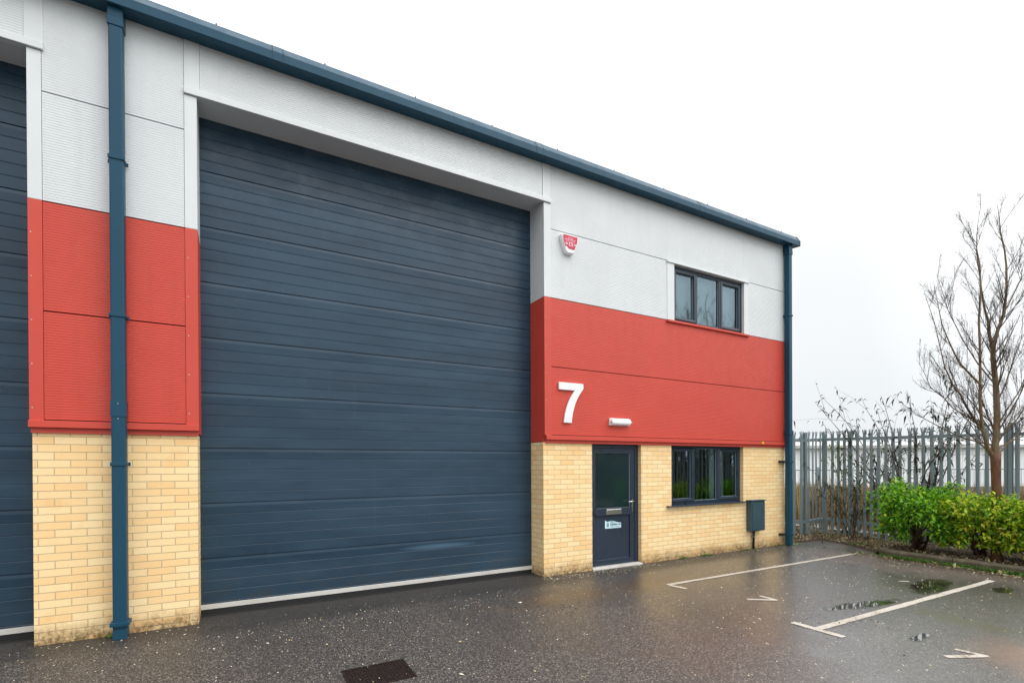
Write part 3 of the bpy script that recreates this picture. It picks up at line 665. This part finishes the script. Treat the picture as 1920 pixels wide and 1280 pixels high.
mb.build('bay_marking', 'paint', kind='structure')
mb = MB(); stroke(mb, (5.66, -2.32), (5.95, -2.53), .06); stroke(mb, (5.945, -2.30), (5.945, -2.54), .055, .0042)
mb.build('bay_marking', 'paint', kind='structure')
mb = MB(); stroke(mb, (5.50, -4.40), (5.84, -4.57), .06); stroke(mb, (5.795, -4.36), (5.83, -4.58), .055, .0042)
mb.build('bay_marking', 'paint', kind='structure')
mb = MB(); mb.add([(8.40, -2.80, .004), (8.52, -2.90, .004), (8.55, -2.86, .004), (8.46, -2.80, .004)], [(0, 1, 2, 3)]); mb.build('bay_marking', 'paint', kind='structure')

# drain cover
o = empty('drain_cover', (1.01, -2.25, 0), 'rusty oblong cast iron drain cover set in the asphalt', 'drain cover', rz=R(-.5))
mb = MB()
for a_ in ((-.265, .265, -.205, -.19), (-.265, .265, .19, .205), (-.265, -.25, -.19, .19), (.25, .265, -.19, .19)): mb.box(*a_, -.03, .007)
mb.build('cover_frame', 'iron', o)
mb = MB(); mb.box(-.248, .248, -.188, .188, -.03, .001)
for i in range(17):
    for j in range(12):
        x_, y_ = -.232+i*.029, -.17+j*.031
        if (i+j) % 2: mb.box(x_-.011, x_+.011, y_-.004, y_+.004, .001, .006)
        else: mb.box(x_-.004, x_+.004, y_-.011, y_+.011, .001, .006)
mb.build('cover_lid', 'iron', o)

# ================================================================== FENCE
fe = empty('palisade_fence', (12.5, .5, 0), 'galvanised steel palisade fence with split pointed tops beyond the parking bays', 'fence')
def pale_mesh():
    mb = MB(); H = 2.5; w2 = .033; d_ = .012
    pr = [(-w2, 0), (-w2*.45, -d_), (w2*.45, -d_), (w2, 0), (w2*.45, -d_+.003), (-w2*.45, -d_+.003)]
    k_ = 6; vs = [(a_, b_, 0) for a_, b_ in pr]+[(a_, b_, H-.13) for a_, b_ in pr]
    mb.add(vs, [(i, (i+1) % k_, (i+1) % k_+k_, i+k_) for i in range(k_)])
    for (xa, xb, tx, ty) in ((-w2, -.008, -.040, -.022), (-.008, .008, 0, -.005), (.008, w2, .040, -.022)):
        z0, z1 = H-.131, H-.045; zt = H if tx == 0 else H-.02
        b0 = [(xa, -.008, z0), (xb, -.008, z0), (xb, -.004, z0), (xa, -.004, z0)]; m_ = [(xa+tx*.35, -.010, z1), (xb+tx*.35, -.010, z1), (xb+tx*.35, -.006, z1), (xa+tx*.35, -.006, z1)]
        t_ = (tx*.9, ty, zt); mb.add(b0+m_+[t_], [(i, (i+1) % 4, (i+1) % 4+4, i+4) for i in range(4)]+[(4+i, 4+(i+1) % 4, 8) for i in range(4)])
    mb.cyl((0, -.011, 2.24), (0, -1, 0), .009, .006, 8); mb.cyl((0, -.011, .32), (0, -1, 0), .009, .006, 8)
    return mb
pm = pale_mesh().build('pale', 'galv', fe); first = [True]
def put_pale(x, y, z, rz):
    if first[0]: o = pm; first[0] = False
    else: o = pm.copy(); COL.objects.link(o); o.parent = fe
    o.location = (x-12.5, y-.5, z); o.rotation_euler = (random.gauss(0, .003), random.gauss(0, .004), rz)
def run(p, q, pitch, z0, z1, off=.5):
    p, q = Vector(p), Vector(q); d_ = q-p; L_ = d_.length; d_.normalize(); rz = math.atan2(d_.y, d_.x); nrm = Vector((math.sin(rz), -math.cos(rz)))
    n = int(L_/pitch+.01)
    for i in range(n):
        s_ = (i+off)*pitch; c_ = p+d_*s_; put_pale(c_.x+nrm.x*.012, c_.y+nrm.y*.012, z0+(z1-z0)*s_/L_+random.uniform(-.006, .006), rz)
    for zz in (.30, 2.24):
        mb = MB(); a3 = Vector((p.x, p.y, zz+z0))-Vector((12.5, .5, 0)); b3 = Vector((q.x, q.y, zz+z1))-Vector((12.5, .5, 0)); nn = Vector((nrm.x, nrm.y, 0)); h_ = .065
        pf = [(0, .0), (0, h_), (-.06, h_), (-.06, h_-.006), (-.006, h_-.006), (-.006, 0)]
        vs = [a3+nn*u_+Vector((0, 0, v_)) for u_, v_ in pf]+[b3+nn*u_+Vector((0, 0, v_)) for u_, v_ in pf]
        mb.add(vs, [(i, (i+1) % 6, (i+1) % 6+6, i+6) for i in range(6)]); mb.build('rail', 'galv', fe)
def post(x, y, z=0):
    mb = MB(); mb.box(-.026, .026, -.004, .004, -.1, 2.46); mb.box(-.004, .004, .004, .08, -.1, 2.46); mb.box(-.026, .026, .0801, .088, -.1, 2.46)
    o = mb.build('post', 'galv', fe); o.location = (x-12.5, y-.5, z); return o
P0, P1, P2, P3 = (10.7, 1.32), (11.80, .50), (12.5, .50), (12.5, -7.8)
run(P0, P1, .150, .02, .0, .3); run(P1, P2, .145, .0, .03, .6); run(P2, P3, .1405, .03, -.11, .5)
p_ = post(*P1); p_.rotation_euler.z = R(-25); p_ = post(*P2, .03); p_.rotation_euler.z = R(-60)
for yy in (-.105, -2.85, -5.6): p_ = post(12.5, yy); p_.rotation_euler.z = R(-90); p_.location.x -= .045

# ================================================================== VEGETATION
def rv(s=1.): return Vector((random.gauss(0, s), random.gauss(0, s), random.gauss(0, s)))
def hedge_shrub(x, y, wx, wy, h, zb, n, mat, seed, label, low=.12):
    random.seed(seed); base = Vector((x, y, zb))
    o = empty('hedge_shrub', base, label, 'shrub', 'clipped hedge shrubs in the kerbed bed')
    mb = MB(); tips = []
    for i in range(7):
        a = random.uniform(0, 2*math.pi); r_ = random.uniform(.2, .8); e = Vector((math.cos(a)*r_*wx*.8, math.sin(a)*r_*wy*.8, h*random.uniform(.6, .9))); s_ = Vector((random.gauss(0, .05), random.gauss(0, .05), -.05))
        mb.tube([s_, s_.lerp(e, .3)+rv(.03), s_.lerp(e, .65)+rv(.05), e], [.028, .02, .014, .005], 6)
    for i in range(26):
        a = random.uniform(0, 2*math.pi); z = random.uniform(.1, .7)*h; mb.tube([Vector((0, 0, z*.4)), Vector((math.cos(a)*wx*.4, math.sin(a)*wy*.4, z*.8)), Vector((math.cos(a)*wx*.8, math.sin(a)*wy*.8, z+.1))], [.009, .006, .002], 4)
    mb.build('stems', 'stem', o)
    mb = MB(); cl = []
    NC = 130
    while len(cl) < NC:
        u_, v_, t = random.uniform(-1, 1), random.uniform(-1, 1), random.random()
        rad = (abs(u_)**2.2+abs(v_)**2.2)**(1/2.2)
        if rad > 1: continue
        if rad < .55 and t < .75: 
            if random.random() > .15: continue
        p = Vector((u_*wx, v_*wy, low+(h-low)*t)); q = .20*noise.noise(p*2.6+Vector((seed, 0, 0)))
        if rad > .8 and t > .85: continue
        p *= 1+q; cl.append((p, random.uniform(.09, .17)))
    for i in range(n):
        c_, r_ = random.choice(cl); d_ = rv().normalized(); p = c_+d_*r_*random.uniform(.35, 1.05)
        if p.z < low*.7: continue
        nrm = (d_+Vector((0, 0, 1.1))+rv(.5)).normalized(); dr = (d_*.9+rv(.6)+Vector((0, 0, -.1))); ln = random.uniform(.045, .095)
        mb.leaf(p, dr, nrm, ln, ln*.58, .12)
    for i in range(22):          # upright new shoots
        a, b_ = random.uniform(-.9, .9), random.uniform(-.9, .9); p = Vector((a*wx, b_*wy, h*.93)); H_ = random.uniform(.06, .20); dd = Vector((random.gauss(0, .2), random.gauss(0, .2), 1))
        for j in range(8):
            q = p+dd*H_*j/7; mb.leaf(q, Vector((random.gauss(0, 1), random.gauss(0, 1), .6)), Vector((0, 0, 1)), .045*(1-j*.06), .024, .1)
    mb.build('foliage', mat, o); return o
hedge_shrub(11.15, -1.95, .52, .68, 1.14, .09, 7600, 'leaf', 11, 'tallest clipped green shrub at the left end of the hedge bed', .24)
hedge_shrub(11.20, -2.83, .48, .50, 1.0, .09, 6800, 'leaf2', 12, 'yellow-green clipped shrub between the tall end shrub and the bare tree', .24)
hedge_shrub(11.22, -3.62, .50, .48, 1.03, .09, 6400, 'leaf2', 13, 'yellow-green clipped shrub just right of the bare tree trunk', .2)
hedge_shrub(11.22, -4.50, .50, .52, 1.0, .09, 6000, 'leaf2', 14, 'clipped shrub beyond the right edge of the view in the hedge row')
hedge_shrub(11.22, -5.50, .50, .55, 1.02, .09, 5500, 'leaf', 15, 'clipped green shrub furthest along the hedge row from the fence corner')

def grow(mb, p, d, L_, r, lvl, maxl, mi, up=.25, spread=.5, dens=1.):
    n = 5 if lvl < 3 else 2; pts = [p.copy()]; dd = d.normalized(); rad = [r]
    for i in range(n):
        dd = (dd+rv(.055)+Vector((0, 0, up*.28))).normalized(); p = p+dd*L_/n; pts.append(p.copy()); rad.append(max(.0015, r*(1-.75*(i+1)/n)))
    mb.tube(pts, rad, 5 if lvl < 2 else 3, mi if lvl < 2 and r > .010 else 1, False)
    if lvl >= maxl: return
    nb = {0: 9, 1: int(5+L_*12), 2: int(1+L_*9)}[lvl]
    for j in range(nb):
        t = random.uniform(.10, .97); i = min(n-1, int(t*n)); q = pts[i].lerp(pts[i+1], t*n-i); tang = (pts[i+1]-pts[i]).normalized()
        s_ = rv(); s_ = (s_-tang*s_.dot(tang)).normalized()
        if lvl < 2: nd = tang+s_*spread*random.uniform(.7, 1.2)+Vector((0, 0, up)); ln = L_*(1-t*.55)*random.uniform(.35, .65)
        else: nd = tang*.8+s_; ln = random.uniform(.02, .06)
        grow(mb, q, nd, ln, max(.0018, rad[i]*.52), lvl+1, maxl, mi, up, spread, dens)
def limb(mb, pts, r0_, r1_, kids, seed=0, maxl=3, mi=0, klen=.9, dens=1.):
    P = [Vector(p) for p in pts]; S = []
    for i in range(len(P)-1):
        for t in (0, .5): S.append(P[i].lerp(P[i+1], t)+(rv(.012) if t else Vector()))
    S.append(P[-1]); n = len(S)-1; rad = [r0_+(r1_-r0_)*(i/n)**.8 for i in range(n+1)]
    mb.tube(S, rad, 8, mi, False)
    for j in range(kids):
        t = random.uniform(.08, .98); i = min(n-1, int(t*n)); q = S[i].lerp(S[i+1], t*n-i); tang = (S[i+1]-S[i]).normalized()
        s_ = rv(); s_ = (s_-tang*s_.dot(tang)).normalized(); nd = tang*.9+s_*.62+Vector((0, 0, .2))
        grow(mb, q, nd, klen*(1-.45*t)*random.uniform(.6, 1.15), max(.0042, rad[i]*.30), 1, maxl, mi, .26, .5, dens)
def bare_tree(base, label, seed, group, full=True):
    random.seed(seed); o = empty('bare_tree', base, label, 'tree', group)
    A = Vector((rr.x, rr.y, 0)).normalized(); Dp = Vector((fw.x, fw.y, 0)).normalized()
    def P(a_, z, d_=0.): return A*a_+Dp*d_+Vector((0, 0, z))
    mb = MB(); mb.tube([P(0, -.1), P(0.0, .03), P(.005, .4), P(.0, .9), P(-.01, 1.3), P(-.015, 1.62), P(-.02, 1.78)], [.10, .078, .064, .060, .061, .068, .074], 12); mb.build('trunk', 'trunk', o)
    mb = MB(); z0 = -.10
    limb(mb, [P(-.015, 1.70), P(0, 2.1), P(.0, 2.7), P(-.04, 3.2), P(-.05, 3.6)], .056, .034, 11, klen=1.1)
    limb(mb, [P(-.05, 3.55), P(-.09, 4.0, .05), P(-.16, 4.6, .1), P(-.24, 5.2, .1)], .028, .005, 10, klen=.9)
    limb(mb, [P(-.05, 3.55), P(.08, 4.1, -.05), P(.12, 4.9, -.05), P(.07, 5.5), P(.02, 5.95)], .030, .003, 14, klen=1.0)
    limb(mb, [P(-.03, 1.68), P(-.19, 1.86, -.03), P(-.29, 2.2, -.05), P(-.35, 3.1, -.08), P(-.39, 4.0, -.1), P(-.37, 4.9, -.1), P(-.42, 5.4, -.1), P(-.38, 5.75, -.1)], .040, .002, 20, klen=.9)
    limb(mb, [P(-.29, 2.15, -.05), P(-.6, 2.55, -.1), P(-.88, 2.92, -.15), P(-1.12, 3.5, -.2), P(-1.36, 4.35, -.2)], .024, .003, 13, klen=.8)
    limb(mb, [P(-.33, 2.9, -.08), P(-.68, 3.3, -.05), P(-.92, 3.95, 0), P(-1.05, 4.6, 0)], .020, .003, 9, klen=.7)
    limb(mb, [P(-.30, 2.3, -.05), P(-.65, 2.55, .1), P(-.98, 2.9, .15), P(-1.18, 3.4, .2)], .015, .002, 9, klen=.8)
    limb(mb, [P(-.02, 1.9), P(-.35, 2.05, .25), P(-.8, 2.35, .4), P(-1.15, 2.6, .5)], .016, .003, 7, klen=.6)
    for (a0, z_, a1, z1_, a2, z2_, dd) in ((.0, 1.75, .28, 2.0, .75, 2.5, .1), (.0, 1.9, .3, 2.3, .7, 3.1, .2), (.0, 2.2, .3, 2.8, .55, 3.9, -.2), (.0, 1.95, .2, 2.35, .4, 3.3, -.4), (.0, 2.6, .35, 3.3, .8, 4.2, .2),
                                            (0, 1.85, .5, 2.1, 1.15, 2.55, -.1), (0, 2.4, .2, 3.2, .35, 4.6, .3), (0, 2.0, -.1, 2.6, -.2, 3.4, .7), (0, 2.1, .1, 2.7, .1, 3.8, -.7), (.05, 4.0, .4, 4.6, .65, 5.3, .1), (-.0, 2.9, -.45, 3.7, -.75, 4.9, .3)):
        limb(mb, [P(a0, z_), P(a1, z1_, dd*.4), P((a1+a2)/2, (z1_+z2_)/2-.05, dd*.8), P(a2, z2_, dd)], .013, .002, 8, klen=.9)
    mb.build('branches', ['branch', 'twig'], o); return o
T0 = bare_tree((11.2, -3.04, .11), 'bare young tree rising out of the hedge beside the fence', 3, 'bare trees in the hedge bed')
def copy_tree(loc, rz, s, label):
    c_ = T0.copy(); COL.objects.link(c_); c_.location = loc; c_.rotation_euler.z = rz; c_.scale = (s, s, s); c_['label'] = label
    for ch in T0.children: q = ch.copy(); COL.objects.link(q); q.parent = c_
copy_tree((15.0, -5.9, 0), 2.1, 1.30, 'bare tree mirrored in the middle upper pane')
copy_tree((15.5, -7.6, 0), 3.1, 1.33, 'bare tree mirrored in the left upper pane')
copy_tree((15.5, -5.4, 0), 4.0, 1.16, 'bare tree mirrored in the right upper pane')

# narrow-leaved shrub straggling behind and over the fence
def straggly(base, label, seed, nst, hmax, lean, leafn, mat, name='straggly_shrub', spread=.5, ll=(.07, .13), r=.012, cat='shrub', droop=.5, lwr=.22, tipbias=.3):
    random.seed(seed); o = empty(name, base, label, cat); ms = MB(); ml = MB()
    for i in range(nst):
        a = random.uniform(0, 2*math.pi); d_ = Vector((math.cos(a)*spread, math.sin(a)*spread, 1))+Vector(lean)+rv(.08); Ls = hmax*random.uniform(.55, 1.05); p = Vector((random.gauss(0, .10), random.gauss(0, .10), -.05)); pts = [p.copy()]
        n = 9; dd = d_.normalized()
        for j in range(n): dd = (dd+rv(.07)+Vector((0, 0, -.02*j*.5))).normalized(); p = p+dd*Ls/n; pts.append(p.copy())
        ms.tube(pts, [r*(1-.88*j/n)+.001 for j in range(n+1)], 5, 0, False)
        for b_ in range(7):
            t = random.uniform(.3, .95); j = min(n-1, int(t*n)); q = pts[j]; bd = (dd+rv(.6)+Vector((0, 0, .25))).normalized(); bl = Ls*random.uniform(.10, .28); bp_ = [q, q+bd*bl*.5+rv(.01), q+bd*bl-Vector((0, 0, bl*.1))]
            ms.tube(bp_, [.004, .0028, .0015], 3, 0, False)
            for k2 in range(int(leafn*.55)):
                t2 = random.random()**.7; c_ = bp_[0].lerp(bp_[2], t2); ml.leaf(c_, rv()+Vector((0, 0, -.2)), Vector((0, 0, 1))+rv(.3), random.uniform(*ll), random.uniform(*ll)*lwr, droop)
        for k2 in range(leafn):
            t = 1-random.random()**1.5*(1-tipbias); j = min(n-1, int(t*n)); c_ = pts[j].lerp(pts[j+1], random.random()); ml.leaf(c_, rv()+Vector((0, 0, -.1)), Vector((0, 0, 1))+rv(.3), random.uniform(*ll), random.uniform(*ll)*lwr, droop)
    ms.build('stems', 'stem', o); ml.build('leaves', mat, o); return o
straggly((13.1, -1.15, .0), 'tall straggly shrub with narrow dark leaves rising above the fence left of the bare tree', 21, 20, 3.9, (-.06, .06, 0), 10, 'darkleaf', spread=.34, ll=(.10, .17), r=.018, tipbias=.5, lwr=.24)
straggly((12.15, -.35, .0), 'thin arching shrub with sparse dark leaves in front of the fence by its corner', 22, 8, 2.0, (-.25, .12, 0), 7, 'darkleaf', spread=.28, r=.007, ll=(.08, .14))
straggly((12.75, .1, .0), 'leafy green climber growing up behind the fence beside its corner', 23, 12, 2.4, (-.05, -.25, 0), 34, 'climber', 'climber_plant', spread=.22, ll=(.035, .06), r=.006, droop=.2, lwr=.7, cat='climber', tipbias=.1)
straggly((11.9, 1.5, .0), 'leafy green climber on the fence close to the unit corner', 24, 5, 1.7, (-.2, -.2, 0), 14, 'climber', 'climber_plant', spread=.25, ll=(.035, .06), r=.006, droop=.2, lwr=.7, cat='climber', tipbias=.1)

# things nobody could count: reeds, brambles, litter, weeds
def stalks(name, n, fx, mat, hh, wd, label, lean=.25):
    mb = MB()
    for i in range(n):
        x, y, z = fx(); h = random.uniform(*hh); a = random.uniform(0, math.pi); w_ = random.uniform(*wd); d_ = Vector((math.cos(a), math.sin(a), 0))*w_; t_ = Vector((random.gauss(0, lean)*h, random.gauss(0, lean)*h, h)); p = Vector((x, y, z))
        mb.add([p-d_, p+d_, p+t_*.55+d_*.8+rv(.02), p+t_*.55-d_*.8+rv(.0), p+t_], [(0, 1, 2, 3), (3, 2, 4)])
    o = mb.build(name, mat, kind='stuff'); o['label'] = label; return o
random.seed(31)
stalks('dry_reeds', 9000, lambda: (random.uniform(13.3, 19), random.uniform(-2.2, 5.5), .0), 'straw', (.3, 1.25), (.004, .013), 'dry brown reeds and stalks behind the fence', .22)
stalks('bramble_thicket', 8000, lambda: (random.uniform(14.0, 19), random.uniform(-6, -.8), .0), 'bramble', (.35, 1.05), (.008, .03), 'dark bramble thicket behind the hedge and fence', .5)
mb = MB()
for i in range(16000):
    x, y = random.uniform(13.4, 17.5), random.uniform(-16, -5.4); hm = 3.3+.5*noise.noise(Vector((x*.6, y*.6, 2))); z = random.random()*hm
    mb.leaf(Vector((x, y, z))+rv(.1), rv(), rv(), random.uniform(.10, .22), random.uniform(.06, .11), .1)
o = mb.build('evergreen_thicket', 'bramble', kind='stuff'); o['label'] = 'dark evergreen thicket beyond the fence that the lower window mirrors'
def scatter(name, pts, mat, size, label, flat=.25, asp=(.4, .9)):
    mb = MB()
    for (x, y, z) in pts:
        s_ = random.uniform(*size); a = random.uniform(0, 6.3); w_ = s_*random.uniform(*asp); d_ = Vector((math.cos(a), math.sin(a), random.gauss(0, flat)))*s_; e = Vector((-math.sin(a), math.cos(a), random.gauss(0, flat)))*w_; p = Vector((x, y, z+abs(d_.z)+abs(e.z)+.0015))
        up = Vector((0, 0, s_*.35))
        mb.add([p-d_, p-e*.8+d_*.1, p+d_, p+e, p+up], [(0, 1, 4), (1, 2, 4), (2, 3, 4), (3, 0, 4)])
    o = mb.build(name, mat, kind='stuff'); o['label'] = label; return o
def wallbits(n, x0, x1, s_, pw=1.): return [(random.uniform(x0, x1), -.02-abs(random.gauss(0, s_)), 0) for _ in range(n)]
pts = wallbits(420, 4.0, 6.3, .16)+wallbits(330, 6.3, 10.2, .2)+wallbits(60, -2, -.3, .2)
for (cx_, cy_, n, s_) in ((7.4, -1.45, 70, .35), (5.0, -2.9, 60, .45), (4.3, -1.0, 40, .3), (1.2, -.8, 110, .45), (2.4, -.6, 130, .45), (.2, -.9, 60, .35), (3.2, -3.4, 50, .8), (9.3, -.6, 220, .6), (10.1, -2.2, 160, .35), (10.1, -3.6, 90, .3), (6, -3, 90, 1.5), (-.7, -.9, 18, .35), (-1.6, -.6, 8, .2), (8.5, -2.6, 80, .5)):
    pts += [(random.gauss(cx_, s_), random.gauss(cy_, s_), 0) for _ in range(n)]
pts += [(random.uniform(-3, 10.3), random.uniform(-5, -.3), 0) for _ in range(1500)]
pts = [p for p in pts if p[1] < -.015 and p[0] < 10.45]
scatter('fallen_petals', pts, 'litter', (.0035, .012), 'pale fallen bits strewn over the wet asphalt')
big = [(x_+random.gauss(0, .01), y_, 0) for x_, y_ in ((.25, -1.0), (-1.75, -.75), (-1.72, -1.0), (-1.95, -.9), (1.6, -2.6), (5.9, -1.75), (-.95, -.45), (1.9, -1.9), (3.1, -1.0), (4.9, -2.95), (5.05, -2.9))]
scatter('pale_scraps', big, 'litter', (.018, .032), 'larger pale scraps lying on the asphalt', .05, (.3, .5))
scatter('dark_debris', [(random.gauss(6.0, .8), random.gauss(-3.3, .6), 0) for _ in range(150)]+[(random.gauss(9.6, .4), random.gauss(-1.7, .3), 0) for _ in range(60)]+[(random.gauss(3.4, .2), random.gauss(-1.5, .15), 0) for _ in range(40)], 'darkbits', (.004, .014), 'small dark crumbs of debris on the wet asphalt')
pts = []
while len(pts) < 3400:
    x, y = random.uniform(10.3, 13.2), random.uniform(-1.5, 1.4)
    if not inside(x, y, ASP) or random.random() < .03: pts.append((x, y, hverge(x, y) if not inside(x, y, ASP) else 0))
for _ in range(1700): x, y = random.uniform(10.64, 12.4), random.uniform(-5.5, -1.6); pts.append((x, y, hbed(x, y)))
for _ in range(900): x = random.gauss(10.35, .16); y = random.uniform(-5.5, -1.2); pts += [(x, y, 0)] if x < 10.48 else []
scatter('verge_chippings', [p for p in [(random.uniform(10.2, 12.9), random.uniform(-1.5, 1.2), .035) for _ in range(1500)] if not inside(p[0], p[1], ASP)]+[(random.gauss(10.33, .09), random.uniform(-.15, .5), .01) for _ in range(260)]+[(random.uniform(10.65, 11.2), random.uniform(-5, -1.6), .115) for _ in range(260)], 'litter', (.005, .018), 'pale chippings and husks on the verge and in the bed')
scatter('leaf_litter', pts, 'deadleaf', (.008, .028), 'brown and yellow leaf litter on the verge and bed', .5)
def weeds(name, spots, label, hh=(.02, .07)):
    mb = MB()
    for (cx_, cy_, sx_, sy_, n, z) in spots:
        for _ in range(n):
            p = Vector((random.gauss(cx_, sx_), random.gauss(cy_, sy_), z)); p.z += random.random()*.02; 
            mb.leaf(p, Vector((random.gauss(0, 1), random.gauss(0, 1), random.uniform(.2, 1.3))), Vector((0, 0, 1)), random.uniform(*hh), random.uniform(.008, .02), .1)
    o = mb.build(name, 'weed', kind='stuff'); o['label'] = label
sp = [(10.42, y, .05, .13, 330, 0) for y in (-1.95, -2.15, -2.4, -2.75, -2.95, -3.15, -3.4, -3.7, -4.0)]+[(10.40, -2.3, .05, .8, 300, 0)]
weeds('kerb_weeds', sp, 'green weeds growing along the foot of the kerb')
weeds('wall_weeds', [(7.7, -.01, .09, .015, 160, 0), (7.1, -.01, .06, .012, 60, 0), (8.9, -.01, .12, .012, 60, 0), (-1.13, -.03, .03, .02, 40, 0), (9.9, -.02, .15, .02, 70, 0), (10.35, -.1, .08, .05, 120, 0)], 'small green weeds at the foot of the brick wall', (.012, .04))
weeds('verge_weeds', [(random.uniform(10.6, 13), random.uniform(-1.2, 1), .08, .08, 60, .03) for _ in range(14)], 'weeds among the leaf litter by the fence', (.02, .06))

# ================================================================== DISTANCE
W0 = Vector((30, 14, 0)); wr = Vector((rr.x, rr.y, 0)).normalized()
o = empty('warehouse', (34, 16, -.4), 'long low white sheeted warehouse beyond the fence', 'building', rz=math.atan2(wr.y, wr.x))
mb = MB(); n = 240
for i in range(n):
    a_ = -30+i*60/n; b_ = a_+60/n; mb.add([(a_, 0, 0), (a_+.17, 0, 0), (a_+.17, 0, 3.35), (a_, 0, 3.35), (b_, 0, 0), (b_, 0, 3.35), (a_+.19, .04, 0), (a_+.19, .04, 3.35), (b_-.02, .04, 0), (b_-.02, .04, 3.35)], [(0, 1, 2, 3), (1, 6, 7, 2), (6, 8, 9, 7), (8, 4, 5, 9)])
mb.box(-30, 30, .05, 20, 0, 3.34); mb.build('wall', 'warehouse', o)
mb = MB(); mb.add([(-30.4, -.3, 3.36), (30.4, -.3, 3.36), (30.4, 10, 4.1), (-30.4, 10, 4.1), (-30.4, 20, 3.36), (30.4, 20, 3.36)], [(0, 1, 2, 3), (3, 2, 5, 4)]); mb.box(-30.4, 30.4, -.36, -.3, 3.2, 3.40); mb.build('roof', 'concrete', o)
for a_ in (-14, 19): mb = MB(); mb.box(a_, a_+3.2, -.03, .03, .3, 3.0); mb.build('loading_door', 'galv', o)
o = empty('railing', (24, 5.5, -.05), 'thin steel railing in front of the white warehouse', 'railing', rz=math.atan2(wr.y, wr.x))
mb = MB(); mb.box(-12, 14, -.02, .02, 1.45, 1.49); mb.box(-12, 14, -.02, .02, .15, .18); mb.build('rail', 'galv', o)
for i in range(11):
    mb = MB(); mb.box(-12+i*2.6-.03, -12+i*2.6+.03, -.03, .03, -.1, 1.6); mb.build('post', 'galv', o)
mb = MB()
for i in range(173): mb.box(-11.9+i*.15-.006, -11.9+i*.15+.006, -.006, .006, .18, 1.45)
mb.build('baluster', 'galv', o)['kind'] = 'stuff'
random.seed(41); mb = MB()
for i in range(9000):
    a_ = random.uniform(-60, 60); t = random.random(); hmx = 4.2+.7*noise.noise(Vector((a_*.12, 0, 0)))+.5*noise.noise(Vector((a_*.6, 3, 0)))
    p = Vector((52, 32, 0))+wr*a_+Vector((0, 0, t*hmx-.2))+rv(.4); mb.leaf(p, rv(), rv(), random.uniform(.3, .6), random.uniform(.2, .4), 0)
mb.build('distant_treeline', 'far', kind='stuff')['label'] = 'low strip of distant trees behind the warehouse'
